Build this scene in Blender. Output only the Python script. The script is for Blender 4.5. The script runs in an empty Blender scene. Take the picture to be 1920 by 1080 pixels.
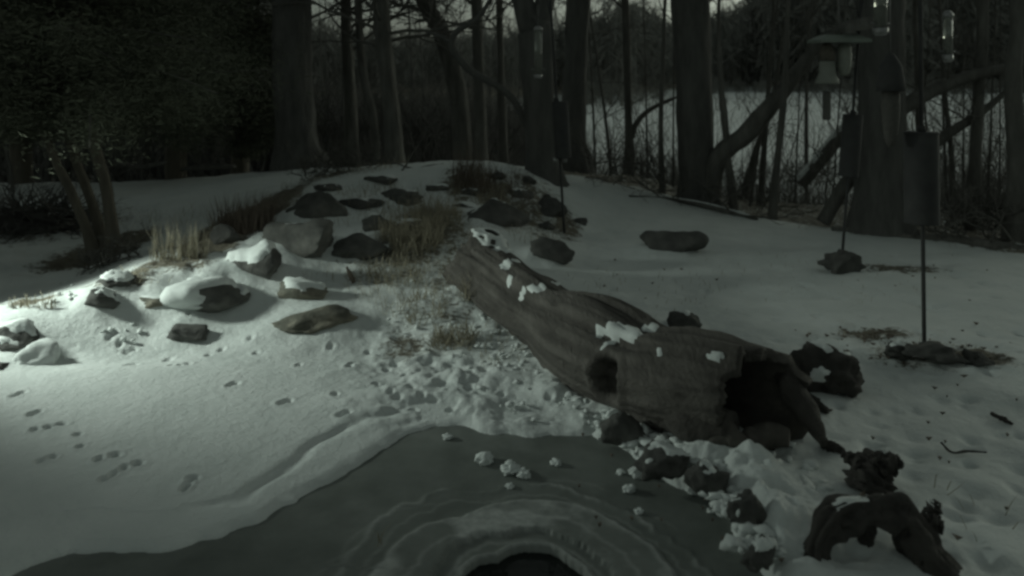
import bpy, bmesh, math, random
import numpy as np
from mathutils import Vector
from mathutils.bvhtree import BVHTree

# ------------------------------------------------------------------ camera, sky, light
scn = bpy.context.scene
F_PX, CU, HV, CAMZ = 1500.0, 960.0, 145.0, 1.85      # focal length in photo pixels, centre column, horizon row, eye height
cam_d = bpy.data.cameras.new('camera'); cam = bpy.data.objects.new('camera', cam_d)
scn.collection.objects.link(cam); scn.camera = cam
cam.location = (0, 0, CAMZ); cam.rotation_euler = (math.radians(90), 0, 0)
cam_d.sensor_width = 36; cam_d.lens = F_PX / 1920 * 36
cam_d.shift_y = -(540 - HV) / 1920
cam_d.clip_start = 0.05; cam_d.clip_end = 3000
cam_d.dof.use_dof = True; cam_d.dof.focus_distance = 5.2; cam_d.dof.aperture_fstop = 1.9

SUN_EL, SUN_ROT = math.radians(7), math.radians(50)
wd = bpy.data.worlds.new('World'); scn.world = wd; wd.use_nodes = True
nt = wd.node_tree; bg = nt.nodes['Background']
sky = nt.nodes.new('ShaderNodeTexSky'); sky.sky_type = 'NISHITA'; sky.sun_disc = False
sky.sun_elevation = SUN_EL; sky.sun_rotation = SUN_ROT; sky.air_density = 1.0; sky.dust_density = 3.0; sky.ozone_density = 2.0
hs = nt.nodes.new('ShaderNodeHueSaturation'); hs.inputs['Saturation'].default_value = 0.16
tint = nt.nodes.new('ShaderNodeMix'); tint.data_type = 'RGBA'; tint.blend_type = 'MULTIPLY'
tint.inputs['Factor'].default_value = 1.0; tint.inputs['B'].default_value = (0.91, 1.03, 0.905, 1)
nt.links.new(sky.outputs[0], hs.inputs['Color']); nt.links.new(hs.outputs[0], tint.inputs['A'])
nt.links.new(tint.outputs['Result'], bg.inputs['Color']); bg.inputs['Strength'].default_value = 0.080
sun_d = bpy.data.lights.new('sun', 'SUN'); sun = bpy.data.objects.new('sun', sun_d); scn.collection.objects.link(sun)
sun_d.energy = 0.03; sun_d.angle = math.radians(40); sun_d.color = (1, .95, .88)
# direction towards the sun: rotation measured from +Y towards +X
_sd = Vector((math.sin(SUN_ROT) * math.cos(SUN_EL), math.cos(SUN_ROT) * math.cos(SUN_EL), math.sin(SUN_EL)))
sun.rotation_euler = _sd.to_track_quat('Z', 'Y').to_euler(); sun.location = (0, -5, 20)
vs = scn.view_settings; vs.view_transform = 'Standard'; vs.look = 'None'; vs.exposure = 0.0; vs.gamma = 1.0; vs.use_curve_mapping = False
scn.render.engine = 'CYCLES'
scn.cycles.use_denoising = True
scn.cycles.filter_width = 2.8
scn.cycles.max_bounces = 5; scn.cycles.diffuse_bounces = 3; scn.cycles.glossy_bounces = 2; scn.cycles.transmission_bounces = 4

LAMP = dict(pos=(-4.95, 5.5, 1.6), aim=(-2.2, 5.5, 0.2), watts=450.0, size=66.0, blend=0.9)

# ------------------------------------------------------------------ helpers
rng = np.random.default_rng(7); random.seed(7)
COL = scn.collection
ORG = {}

def px(u, v, d):
    return np.array(((u - CU) * d / F_PX, d, CAMZ - (v - HV) * d / F_PX))

def _hash(ix, iy, iz, seed):
    h = (ix.astype(np.int64) * 374761393 + iy.astype(np.int64) * 668265263 + iz.astype(np.int64) * 2147483647 + seed * 1274126177) & 0xFFFFFFFF
    h = ((h ^ (h >> 13)) * 1274126177) & 0xFFFFFFFF
    h = ((h ^ (h >> 16)) * 2246822519) & 0xFFFFFFFF
    return ((h ^ (h >> 15)) & 0xFFFFFF) / float(0xFFFFFF) * 2 - 1

def vnoise(P, seed=0):
    P = np.asarray(P, float); i = np.floor(P).astype(np.int64); f = P - i; f = f * f * (3 - 2 * f)
    out = 0
    for dx in (0, 1):
        wx = f[:, 0] if dx else 1 - f[:, 0]
        for dy in (0, 1):
            wy = f[:, 1] if dy else 1 - f[:, 1]
            for dz in (0, 1):
                wz = f[:, 2] if dz else 1 - f[:, 2]
                out = out + wx * wy * wz * _hash(i[:, 0] + dx, i[:, 1] + dy, i[:, 2] + dz, seed)
    return out

def fbm(P, seed=0, octv=3, gain=.5):
    P = np.asarray(P, float); a = 1.0; o = 0
    for k in range(octv):
        o = o + a * vnoise(P * (2 ** k) + 17.3 * k, seed + k); a *= gain
    return o

def n2(x, y, s, seed=0, octv=3):
    return fbm(np.stack([x * s, y * s, np.zeros_like(x)], 1), seed, octv)

def sstep(a, b, x):
    t = np.clip((x - a) / (b - a), 0, 1); return t * t * (3 - 2 * t)

def mesh_obj(name, V, F, mat, parent=None, smooth=True, origin=None, attrs=None):
    V = np.asarray(V, float)
    if parent is not None:
        org = ORG[parent.name]
    else:
        org = np.array(origin if origin is not None else (0, 0, 0), float)
    me = bpy.data.meshes.new(name)
    if isinstance(F, np.ndarray):
        n, k = F.shape
        me.vertices.add(len(V)); me.vertices.foreach_set('co', (V - org).astype(np.float32).ravel())
        me.loops.add(n * k); me.loops.foreach_set('vertex_index', F.astype(np.int32).ravel())
        me.polygons.add(n); me.polygons.foreach_set('loop_start', np.arange(0, n * k, k, dtype=np.int32))
        try: me.polygons.foreach_set('loop_total', np.full(n, k, dtype=np.int32))
        except Exception: pass
        me.update(calc_edges=True); me.validate()
    else:
        me.from_pydata([tuple(p) for p in (V - org)], [], F); me.update()
    if smooth: me.polygons.foreach_set('use_smooth', np.ones(len(me.polygons), dtype=bool))
    for an, av in (attrs or {}).items():
        a = me.attributes.new(an, 'FLOAT', 'POINT'); a.data.foreach_set('value', np.asarray(av, np.float32))
    me.materials.append(mat)
    o = bpy.data.objects.new(name, me); COL.objects.link(o)
    if parent is not None: o.parent = parent
    else: o.location = org
    ORG[o.name] = org
    return o

def tag(o, label=None, cat=None, group=None, kind=None):
    for k, v in (('label', label), ('category', cat), ('group', group), ('kind', kind)):
        if v: o[k] = v
    return o

def thing(name, label, cat, loc, group=None):
    o = bpy.data.objects.new(name, None); COL.objects.link(o); o.location = tuple(loc); o.empty_display_size = .1
    ORG[o.name] = np.array(loc, float)
    return tag(o, label, cat, group)

class MB:
    """collects geometry for ONE mesh"""
    def __init__(s): s.V = []; s.F = []; s.n = 0
    def add(s, V, F):
        s.V.append(np.asarray(V, float)); s.F += [tuple(i + s.n for i in f) for f in F]; s.n += len(V)
    def build(s, name, mat, parent=None, **k):
        return mesh_obj(name, np.concatenate(s.V), s.F, mat, parent, **k)

def frames(P):
    P = np.asarray(P, float); T = np.gradient(P, axis=0); T /= np.linalg.norm(T, axis=1)[:, None] + 1e-9
    ref = np.array((0, 0, 1.)) if abs(T[0][2]) < .9 else np.array((1., 0, 0))
    A = []; a = np.cross(T[0], ref); a /= np.linalg.norm(a)
    for t in T:
        a = a - t * a.dot(t); a /= np.linalg.norm(a) + 1e-9; A.append(a)
    A = np.array(A); B = np.cross(T, A)
    return T, A, B

def resample(P, R, n):
    P = np.asarray(P, float); R = np.asarray(R, float)
    m = len(P)
    if m < 3:
        t = np.linspace(0, 1, n)[:, None]; return P[0] * (1 - t) + P[-1] * t, np.interp(np.linspace(0, m - 1, n), np.arange(m), R)
    Q = np.vstack([2 * P[0] - P[1], P, 2 * P[-1] - P[-2]]); out = []
    for s in np.linspace(0, m - 1 - 1e-6, n):
        i = int(s); f = s - i; p0, p1, p2, p3 = Q[i], Q[i + 1], Q[i + 2], Q[i + 3]
        out.append(.5 * ((2 * p1) + (-p0 + p2) * f + (2 * p0 - 5 * p1 + 4 * p2 - p3) * f * f + (-p0 + 3 * p1 - 3 * p2 + p3) * f ** 3))
    return np.array(out), np.interp(np.linspace(0, m - 1, n), np.arange(m), R)

def tube(P, R, sides=8, rough=0.0, seed=0, freq=6.0, caps=True):
    P = np.asarray(P, float); n = len(P); R = np.asarray(R, float) * np.ones(n)
    T, A, B = frames(P); th = np.linspace(0, 2 * np.pi, sides, endpoint=False)
    V = P[:, None, :] + R[:, None, None] * (np.cos(th)[None, :, None] * A[:, None, :] + np.sin(th)[None, :, None] * B[:, None, :])
    V = V.reshape(-1, 3)
    if rough:
        Nn = V - np.repeat(P, sides, 0)
        Q = V * np.array((freq, freq, freq * .35))
        V = V + Nn * (rough * fbm(Q, seed, 3))[:, None]
    F = []
    for i in range(n - 1):
        for j in range(sides):
            k = (j + 1) % sides
            F.append((i * sides + j, i * sides + k, (i + 1) * sides + k, (i + 1) * sides + j))
    if caps:
        F.append(tuple(range(sides - 1, -1, -1))); F.append(tuple((n - 1) * sides + j for j in range(sides)))
    return V, F

def lathe(profile, c, sides=20):
    """profile = [(r, z)], c = centre (x, y) and base z"""
    th = np.linspace(0, 2 * np.pi, sides, endpoint=False); V = []
    for r, z in profile:
        V += [(c[0] + r * math.cos(t), c[1] + r * math.sin(t), c[2] + z) for t in th]
    F = []
    for i in range(len(profile) - 1):
        for j in range(sides):
            k = (j + 1) % sides
            F.append((i * sides + j, i * sides + k, (i + 1) * sides + k, (i + 1) * sides + j))
    F.append(tuple(range(sides - 1, -1, -1))); F.append(tuple((len(profile) - 1) * sides + j for j in range(sides)))
    return np.array(V), F

def box(c, s, rz=0, bevel=None):
    x, y, z = np.array(s) / 2.0
    V = np.array([(a * x, b * y, cc * z) for a in (-1, 1) for b in (-1, 1) for cc in (-1, 1)])
    ca, sa = math.cos(rz), math.sin(rz); V = V @ np.array(((ca, sa, 0), (-sa, ca, 0), (0, 0, 1)))
    return V + np.array(c), [(0, 1, 3, 2), (4, 6, 7, 5), (0, 4, 5, 1), (2, 3, 7, 6), (0, 2, 6, 4), (1, 5, 7, 3)]

def vnormals(V, F):
    N = np.zeros_like(V); FA = np.asarray(F)
    a, b, c = V[FA[:, 0]], V[FA[:, 1]], V[FA[:, 2]]
    fn = np.cross(b - a, c - a)
    for k in range(FA.shape[1]): np.add.at(N, FA[:, k], fn)
    return N / (np.linalg.norm(N, axis=1)[:, None] + 1e-12)

# ------------------------------------------------------------------ materials
def new_mat(name):
    m = bpy.data.materials.new(name); m.use_nodes = True
    return m, m.node_tree, m.node_tree.nodes['Principled BSDF']

def ramp(nt, stops):
    r = nt.nodes.new('ShaderNodeValToRGB')
    while len(r.color_ramp.elements) < len(stops): r.color_ramp.elements.new(.5)
    for e, (p, c) in zip(r.color_ramp.elements, stops): e.position = p; e.color = (*c, 1)
    return r

def noise_node(nt, scale, detail=6, rough=.6, vec=None, stretch=None):
    n = nt.nodes.new('ShaderNodeTexNoise'); n.inputs['Scale'].default_value = scale; n.inputs['Detail'].default_value = detail; n.inputs['Roughness'].default_value = rough
    tc = nt.nodes.new('ShaderNodeTexCoord')
    src = tc.outputs['Object']
    if stretch:
        mp = nt.nodes.new('ShaderNodeMapping'); mp.inputs['Scale'].default_value = stretch
        nt.links.new(src, mp.inputs['Vector']); src = mp.outputs[0]
    nt.links.new(src, n.inputs['Vector'])
    return n

def simple(name, stops, scale=8, rough=.85, bump=.3, bscale=None, stretch=None, bdist=.02, metallic=0, detail=6):
    m, nt, p = new_mat(name)
    n = noise_node(nt, scale, detail, .6, stretch=stretch); r = ramp(nt, stops)
    nt.links.new(n.outputs['Fac'], r.inputs['Fac']); nt.links.new(r.outputs[0], p.inputs['Base Color'])
    p.inputs['Roughness'].default_value = rough; p.inputs['Metallic'].default_value = metallic
    if bump:
        b = nt.nodes.new('ShaderNodeBump'); b.inputs['Strength'].default_value = bump; b.inputs['Distance'].default_value = bdist
        n3 = noise_node(nt, bscale or scale * 4, 8, .65, stretch=stretch)
        nt.links.new(n3.outputs['Fac'], b.inputs['Height']); nt.links.new(b.outputs[0], p.inputs['Normal'])
    return m

M = {}
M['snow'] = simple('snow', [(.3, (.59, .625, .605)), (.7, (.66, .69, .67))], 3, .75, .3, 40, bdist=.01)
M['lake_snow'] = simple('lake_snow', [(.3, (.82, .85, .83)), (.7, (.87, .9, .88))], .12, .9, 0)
M['bark'] = simple('bark', [(.3, (.07, .068, .06)), (.55, (.12, .117, .105)), (.75, (.17, .166, .15))], 9, .95, .9, 30, (1, 1, .25), .03)
M['bark_dark'] = simple('bark_dark', [(.3, (.07, .069, .064)), (.75, (.13, .128, .118))], 9, .95, .9, 30, (1, 1, .25), .03)
M['bark_cedar'] = simple('bark_cedar', [(.3, (.08, .073, .058)), (.75, (.16, .145, .115))], 14, .95, .9, 40, (1, 1, .12), .02)
M['twig'] = simple('twig', [(.3, (.07, .068, .06)), (.7, (.13, .126, .112))], 12, .9, 0)
M['log'] = simple('weathered_wood', [(.25, (.04, .036, .031)), (.5, (.085, .078, .068)), (.75, (.14, .13, .115))], 6, .9, 1.0, 26, (1.6, .3, 1.6), .03)
_m = M['log']; _nt = _m.node_tree; _a = _nt.nodes.new('ShaderNodeAttribute'); _a.attribute_name = 'grain'
_r = [n for n in _nt.nodes if n.type == 'VALTORGB'][0]; _n = _r.inputs['Fac'].links[0].from_socket
_x = _nt.nodes.new('ShaderNodeMath'); _x.operation = 'MULTIPLY_ADD'; _x.inputs[1].default_value = .26; _nt.links.new(_a.outputs['Fac'], _x.inputs[0])
_y = _nt.nodes.new('ShaderNodeMath'); _y.operation = 'MULTIPLY'; _y.inputs[1].default_value = .78; _nt.links.new(_n, _y.inputs[0]); _nt.links.new(_y.outputs[0], _x.inputs[2]); _nt.links.new(_x.outputs[0], _r.inputs['Fac'])
M['log_inner'] = simple('rotten_wood', [(.3, (.05, .046, .04)), (.7, (.12, .11, .095))], 8, .95, .8, 30, None, .02)
M['driftwood'] = simple('driftwood', [(.3, (.03, .028, .025)), (.7, (.065, .06, .053))], 8, .95, .8, 26, None, .02)
M['rock'] = simple('rock', [(.28, (.05, .051, .047)), (.5, (.09, .09, .082)), (.72, (.15, .147, .132))], 6, .9, .7, 24, None, .02)
M['rock_warm'] = simple('rock_warm', [(.3, (.06, .064, .05)), (.5, (.13, .125, .1)), (.68, (.26, .24, .185))], 6, .9, .7, 24, None, .02)
M['rock_dark'] = simple('rock_dark', [(.3, (.045, .045, .042)), (.7, (.1, .099, .09))], 6, .9, .7, 24, None, .02)
M['grass'] = simple('dry_grass', [(.3, (.2, .18, .13)), (.7, (.36, .33, .245))], 5, .9, 0)
M['grass_rust'] = simple('rust_stalks', [(.3, (.085, .07, .055)), (.7, (.17, .14, .11))], 5, .9, 0)
M['needle'] = simple('conifer_needles', [(.3, (.08, .088, .065)), (.7, (.12, .128, .095))], 5, .9, 0)
M['needle'].node_tree.nodes['Principled BSDF'].inputs['Specular IOR Level'].default_value = .05
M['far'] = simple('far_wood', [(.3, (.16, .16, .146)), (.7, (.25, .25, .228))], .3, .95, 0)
M['black_metal'] = simple('black_metal', [(.3, (.03, .03, .03)), (.7, (.05, .05, .048))], 8, .85, .1, 60, metallic=0)
M['steel'] = simple('galvanised_steel', [(.3, (.2, .2, .2)), (.7, (.32, .32, .31))], 10, .4, .1, 50, metallic=.7)
M['feeder_green'] = simple('feeder_green', [(.3, (.17, .18, .155)), (.7, (.24, .25, .215))], 6, .6, .1)
M['feeder_roof'] = simple('feeder_roof', [(.3, (.14, .165, .14)), (.7, (.2, .225, .195))], 6, .6, .1)
M['seed'] = simple('seed', [(.3, (.05, .045, .036)), (.7, (.14, .125, .1))], 60, .9, .5, 80)
M['sock'] = simple('feeder_mesh', [(.3, (.06, .058, .052)), (.7, (.095, .09, .08))], 40, .8, .3, 90)
m, nt, p = new_mat('clear_plastic'); M['plastic'] = m
p.inputs['Base Color'].default_value = (.5, .52, .47, 1); p.inputs['Roughness'].default_value = .15
p.inputs['Transmission Weight'].default_value = .75; p.inputs['IOR'].default_value = 1.3
m, nt, p = new_mat('lamp_glass'); M['lamp_glass'] = m
p.inputs['Emission Color'].default_value = (1, .97, .9, 1); p.inputs['Emission Strength'].default_value = 6

# snowy ground: snow, thinning to dead grass and litter where the attribute says the cover is thin
m, nt, p = new_mat('snowy_ground'); M['ground'] = m
at = nt.nodes.new('ShaderNodeAttribute'); at.attribute_name = 'bare'
na = noise_node(nt, 7, 8, .7); nb = noise_node(nt, 30, 8, .7); nc = noise_node(nt, 2.5, 5, .6)
def math_node(nt, op, a, b):
    n = nt.nodes.new('ShaderNodeMath'); n.operation = op
    for i, q in enumerate((a, b)):
        if isinstance(q, (int, float)): n.inputs[i].default_value = q
        else: nt.links.new(q, n.inputs[i])
    return n.outputs[0]
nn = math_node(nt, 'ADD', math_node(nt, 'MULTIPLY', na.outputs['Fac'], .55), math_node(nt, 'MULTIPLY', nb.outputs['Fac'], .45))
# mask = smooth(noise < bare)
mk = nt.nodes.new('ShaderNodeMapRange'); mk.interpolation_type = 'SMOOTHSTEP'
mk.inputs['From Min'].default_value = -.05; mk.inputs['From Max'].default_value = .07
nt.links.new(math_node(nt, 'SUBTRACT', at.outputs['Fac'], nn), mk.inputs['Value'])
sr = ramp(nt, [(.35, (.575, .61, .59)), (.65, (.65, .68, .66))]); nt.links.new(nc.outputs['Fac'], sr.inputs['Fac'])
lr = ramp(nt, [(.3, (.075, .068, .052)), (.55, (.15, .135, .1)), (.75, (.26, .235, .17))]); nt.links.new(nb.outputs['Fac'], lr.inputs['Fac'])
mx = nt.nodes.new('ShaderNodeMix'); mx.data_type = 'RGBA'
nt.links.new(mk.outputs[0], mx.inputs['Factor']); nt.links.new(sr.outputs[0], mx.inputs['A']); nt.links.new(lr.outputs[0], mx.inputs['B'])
nt.links.new(mx.outputs['Result'], p.inputs['Base Color']); p.inputs['Roughness'].default_value = .8
bp = nt.nodes.new('ShaderNodeBump'); bp.inputs['Strength'].default_value = .5; bp.inputs['Distance'].default_value = .035
nbm = noise_node(nt, 17, 9, .68); nt.links.new(nbm.outputs['Fac'], bp.inputs['Height']); nt.links.new(bp.outputs[0], p.inputs['Normal'])

# pond ice: grey, frosted where the attribute says so
m, nt, p = new_mat('pond_ice'); M['ice'] = m
at = nt.nodes.new('ShaderNodeAttribute'); at.attribute_name = 'frost'
n1 = noise_node(nt, 3.0, 7, .65); n2_ = noise_node(nt, 30, 6, .6)
r1 = ramp(nt, [(.3, (.11, .122, .11)), (.7, (.19, .205, .188))]); nt.links.new(n1.outputs['Fac'], r1.inputs['Fac'])
r2 = ramp(nt, [(.3, (.3, .315, .3)), (.7, (.5, .515, .49))]); nt.links.new(n2_.outputs['Fac'], r2.inputs['Fac'])
mx = nt.nodes.new('ShaderNodeMix'); mx.data_type = 'RGBA'
nt.links.new(at.outputs['Fac'], mx.inputs['Factor']); nt.links.new(r1.outputs[0], mx.inputs['A']); nt.links.new(r2.outputs[0], mx.inputs['B'])
nt.links.new(mx.outputs['Result'], p.inputs['Base Color']); p.inputs['Roughness'].default_value = .5; p.inputs['IOR'].default_value = 1.31
bp = nt.nodes.new('ShaderNodeBump'); bp.inputs['Strength'].default_value = .15; bp.inputs['Distance'].default_value = .01
nt.links.new(n2_.outputs['Fac'], bp.inputs['Height']); nt.links.new(bp.outputs[0], p.inputs['Normal'])
m, nt, p = new_mat('open_water'); M['water'] = m
p.inputs['Base Color'].default_value = (.012, .014, .013, 1); p.inputs['Roughness'].default_value = .08; p.inputs['IOR'].default_value = 1.33
wn = noise_node(nt, 9, 3, .5); bp = nt.nodes.new('ShaderNodeBump'); bp.inputs['Strength'].default_value = .12; bp.inputs['Distance'].default_value = .02
nt.links.new(wn.outputs['Fac'], bp.inputs['Height']); nt.links.new(bp.outputs[0], p.inputs['Normal'])

# ------------------------------------------------------------------ terrain
CP = [  # photo column, photo row, distance: surveyed ground points
 (0, 610, 5.3), (100, 575, 5.6), (200, 532, 5.9), (300, 500, 6.2), (400, 475, 6.6), (500, 455, 7.0), (560, 400, 7.9), (640, 365, 8.5), (700, 342, 9.0),
 (830, 308, 9.8), (900, 306, 10.0), (960, 312, 10.0), (1000, 332, 9.8), (1030, 338, 10.2), (1100, 340, 10.6), (1200, 355, 10.9), (1300, 380, 11.3), (1180, 328, 12.6),
 (0, 690, 5.05), (60, 690, 5.05), (150, 668, 5.2), (300, 648, 5.42), (450, 640, 5.5), (600, 655, 5.35), (690, 690, 5.0),
 (60, 640, 5.25), (180, 610, 5.5), (300, 580, 5.8), (420, 590, 5.8), (480, 600, 5.75), (560, 570, 6.0), (650, 600, 5.7),
 (720, 640, 5.5), (800, 640, 5.45), (850, 600, 5.75), (900, 560, 6.1), (760, 530, 6.5), (640, 510, 6.7), (760, 450, 7.3), (850, 400, 8.2), (850, 360, 8.9), (760, 370, 8.7), (930, 440, 7.6),
 (800, 720, 4.75), (900, 720, 4.7), (1000, 720, 4.65), (1060, 780, 4.28), (960, 790, 4.25), (1000, 640, 5.3),
 (1733, 660, 5.1), (1578, 495, 7.65), (1880, 700, 4.75), (1900, 490, 7.9), (1300, 380, 11.3), (1150, 400, 9.5), (1050, 440, 8.3), (1200, 460, 8.2), (1120, 520, 7.0), (1250, 600, 5.85), (1400, 640, 5.35), (1500, 560, 6.5), (1350, 520, 7.2),
 (1560, 430, 9.6), (1420, 415, 9.9), (1700, 440, 9.2),
 (1600, 760, 4.3), (1800, 850, 3.75), (1900, 1060, 2.88), (1700, 950, 3.27), (1480, 835, 3.8), (1500, 940, 3.28), (1470, 1040, 2.92), (1600, 1060, 2.92), (1480, 740, 4.35), (1560, 880, 3.55), (1400, 900, 3.5),
 (195, 490, 8.0), (100, 400, 10.5), (300, 350, 12.3), (450, 312, 13.3), (570, 306, 13.2), (0, 480, 8.0), (50, 540, 6.6), (0, 330, 13.5), (300, 440, 8.3), (400, 400, 9.5), (420, 430, 8.0), (700, 300, 14.0), (250, 470, 7.4), (130, 545, 6.25),
]
P3 = [px(*c) for c in CP]
for (x, y, z) in [(-8, 2, .1), (-5, 2.5, .06), (-3, 2.9, .05), (-4, 4, .05), (-2.2, 3.6, .05), (-1.2, 4.2, .05), (-2.5, 4.6, .05), (-7, 5, .1), (-9, 8, .1), (-12, 12, .2), (0, -3, .1), (-4, 0, .1), (4, 0, .12), (3, 2, .12),
                  (6, 4, .15), (8, 8, .05), (12, 11, .0), (10, 14, -.2), (5, 14, -.25), (0, 14, .2), (-5, 15, .35), (-8, 15, .3), (1.5, 13.3, -.1), (-2, 1, .05), (1.5, 1.2, .08), (2.3, 2.2, .1)]:
    P3.append(np.array((x, y, z)))
P3 = np.array(P3)
_c = .35
def _phi(X, Y):
    return np.sqrt((X[:, None] - P3[None, :, 0]) ** 2 + (Y[:, None] - P3[None, :, 1]) ** 2 + _c * _c)
_zm = .1
_A = _phi(P3[:, 0], P3[:, 1]); _W = np.linalg.solve(_A.T @ _A + 2e-3 * np.eye(len(P3)), _A.T @ (P3[:, 2] - _zm))

def shore(s):
    s = np.asarray(s, float); f = s.ravel(); w = vnoise(np.stack([f * 14, 0 * f, 0 * f], 1), 7) + .5 * vnoise(np.stack([f * 41, 0 * f, 0 * f], 1), 8)
    return 14 * w.reshape(s.shape) * (s > .03) + np.interp(s, [-1, -.1, .03, .1, .2, .3, 2], [60, 60, 70, 88, 120, 150, 150])
def Zfar(x, y):
    s = x / np.maximum(y, 1); z = np.where(s > .03, -1.05, np.interp(s, [-.05, .03], [-.75, -1.05]))
    sh = shore(s); H = np.interp(s, [-1, -.1, .05, .3, 1], [2, 1.5, 1.5, 9, 12])
    z = z + H * sstep(sh, sh + 150, y) + 1.6 * sstep(sh - 2, sh + 6, y)
    return z
def Z(x, y):
    x = np.atleast_1d(np.asarray(x, float)); y = np.atleast_1d(np.asarray(y, float)); out = np.empty_like(x)
    for i in range(0, len(x), 40000):
        X, Y = x[i:i + 40000], y[i:i + 40000]
        zn = _zm + _phi(np.clip(X, -14, 14), np.clip(Y, -4, 17)) @ _W
        zn = np.clip(zn, -.6, 1.2)
        w = sstep(12.0, 18.5, Y); w = np.maximum(w, sstep(9, 13, np.abs(X)) * .0)
        out[i:i + 40000] = zn * (1 - w) + Zfar(X, Y) * w
    return out
_ds = np.geomspace(1.8, 90, 2500)
def hit(u, v):
    x = (u - CU) / F_PX * _ds; z = CAMZ - (v - HV) / F_PX * _ds
    b = np.nonzero(z <= Z(x, _ds))[0]
    d = _ds[b[0]] if len(b) else _ds[-1]
    return np.array(((u - CU) / F_PX * d, d, Z((u - CU) / F_PX * d, d)[0]))

# outline of the bare ice (ice surface is z = 0)
ICE_PX = [(60, 1062), (130, 1036), (220, 1042), (300, 1039), (400, 1012), (500, 976), (560, 940), (640, 890), (720, 842), (770, 815), (820, 801), (870, 800), (920, 812), (985, 823), (1050, 813), (1110, 815), (1150, 832), (1190, 852), (1235, 900), (1330, 935), (1375, 985), (1400, 1035), (1440, 1090)]
ICE = [np.array(((u - CU) / (v - HV) * CAMZ, F_PX * CAMZ / (v - HV))) for u, v in ICE_PX]
ICE += [np.array(p) for p in ((.85, 2.4), (.75, 1.7), (.2, 1.3), (-.8, 1.3), (-1.7, 1.8), (-2.1, 2.5))]
ICE = np.array(ICE)
def ice_sd(x, y):
    """signed distance to the outline, negative inside"""
    dmin = np.full(x.shape, 1e9); ins = np.zeros(x.shape, bool); n = len(ICE)
    for i in range(n):
        a, b = ICE[i], ICE[(i + 1) % n]; ab = b - a
        t = np.clip(((x - a[0]) * ab[0] + (y - a[1]) * ab[1]) / ab.dot(ab), 0, 1)
        dmin = np.minimum(dmin, np.hypot(x - a[0] - t * ab[0], y - a[1] - t * ab[1]))
        c = (a[1] > y) != (b[1] > y)
        xi = a[0] + (y - a[1]) / (b[1] - a[1] + 1e-12) * ab[0]
        ins ^= c & (x < xi)
    return np.where(ins, -dmin, dmin)

sU = np.concatenate([np.linspace(-6000, -1300, 16)[:-1], np.linspace(-1300, -140, 40)[:-1], np.linspace(-140, 2060, 620), np.linspace(2060, 3300, 40)[1:], np.linspace(3300, 8000, 16)[1:]])
S = (sU - CU) / F_PX
vrow = np.arange(1110, 352, -2.0)
D = np.concatenate([np.linspace(-6, 2.0, 16)[:-1], np.linspace(2.0, F_PX * CAMZ / (1110 - HV), 22)[:-1], F_PX * CAMZ / (vrow - HV), np.geomspace(F_PX * CAMZ / (352 - HV) + .1, 900, 110)])
SS, DD = np.meshgrid(S, D); X = (SS * np.maximum(DD, 2.2)).ravel(); Y = DD.ravel()
print('terrain', len(X))
Zt = Z(X, Y); near = Y < 15
# thin snow / bare litter
bare = np.full(len(X), .16)
def blob_bare(u, v, ru, rv, s):
    c = hit(u, v); d = c[1]; rx = 1.55 * ru * d / F_PX; ry = 1.7 * rv * d * d / (F_PX * CAMZ)
    q = ((X - c[0]) / rx) ** 2 + ((Y - c[1]) / ry) ** 2
    np.maximum(bare, .16 + (s + .10 - .16) * np.exp(-q), out=bare)
for a in [(870, 345, 45, 18, .5), (800, 430, 85, 34, .52), (840, 510, 60, 35, .42), (855, 600, 60, 45, .40), (760, 480, 80, 30, .44), (480, 400, 60, 50, .68), (400, 455, 60, 25, .62), (330, 490, 70, 14, .52), (230, 520, 60, 16, .55),
          (700, 510, 70, 22, .42), (1000, 390, 70, 36, .47), (930, 360, 60, 20, .5), (1640, 628, 80, 11, .5), (1740, 665, 110, 20, .5), (1690, 503, 90, 8, .5), (1840, 672, 45, 16, .62), (190, 480, 70, 26, .7), (60, 560, 60, 14, .52), (100, 420, 130, 30, .5),
          (1060, 420, 30, 20, .5), (780, 590, 60, 40, .36), (760, 650, 60, 25, .45), (300, 300, 300, 18, .5), (620, 330, 70, 10, .45)]:
    blob_bare(*a)
EDGE = [(700, 300), (980, 318), (1050, 332), (1250, 370), (1420, 412), (1560, 428), (1700, 446), (1920, 484), (2200, 520)]
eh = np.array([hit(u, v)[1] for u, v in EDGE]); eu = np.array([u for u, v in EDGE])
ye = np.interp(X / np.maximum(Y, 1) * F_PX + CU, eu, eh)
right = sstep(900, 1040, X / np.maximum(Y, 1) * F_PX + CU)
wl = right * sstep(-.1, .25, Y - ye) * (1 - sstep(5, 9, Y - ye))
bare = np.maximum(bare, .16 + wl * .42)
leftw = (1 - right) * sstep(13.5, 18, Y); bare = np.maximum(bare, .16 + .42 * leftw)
sh = shore(X / np.maximum(Y, 1)); bare = np.maximum(bare, .16 + .7 * sstep(sh - 3, sh + 8, Y) * (Y > 20))
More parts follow.
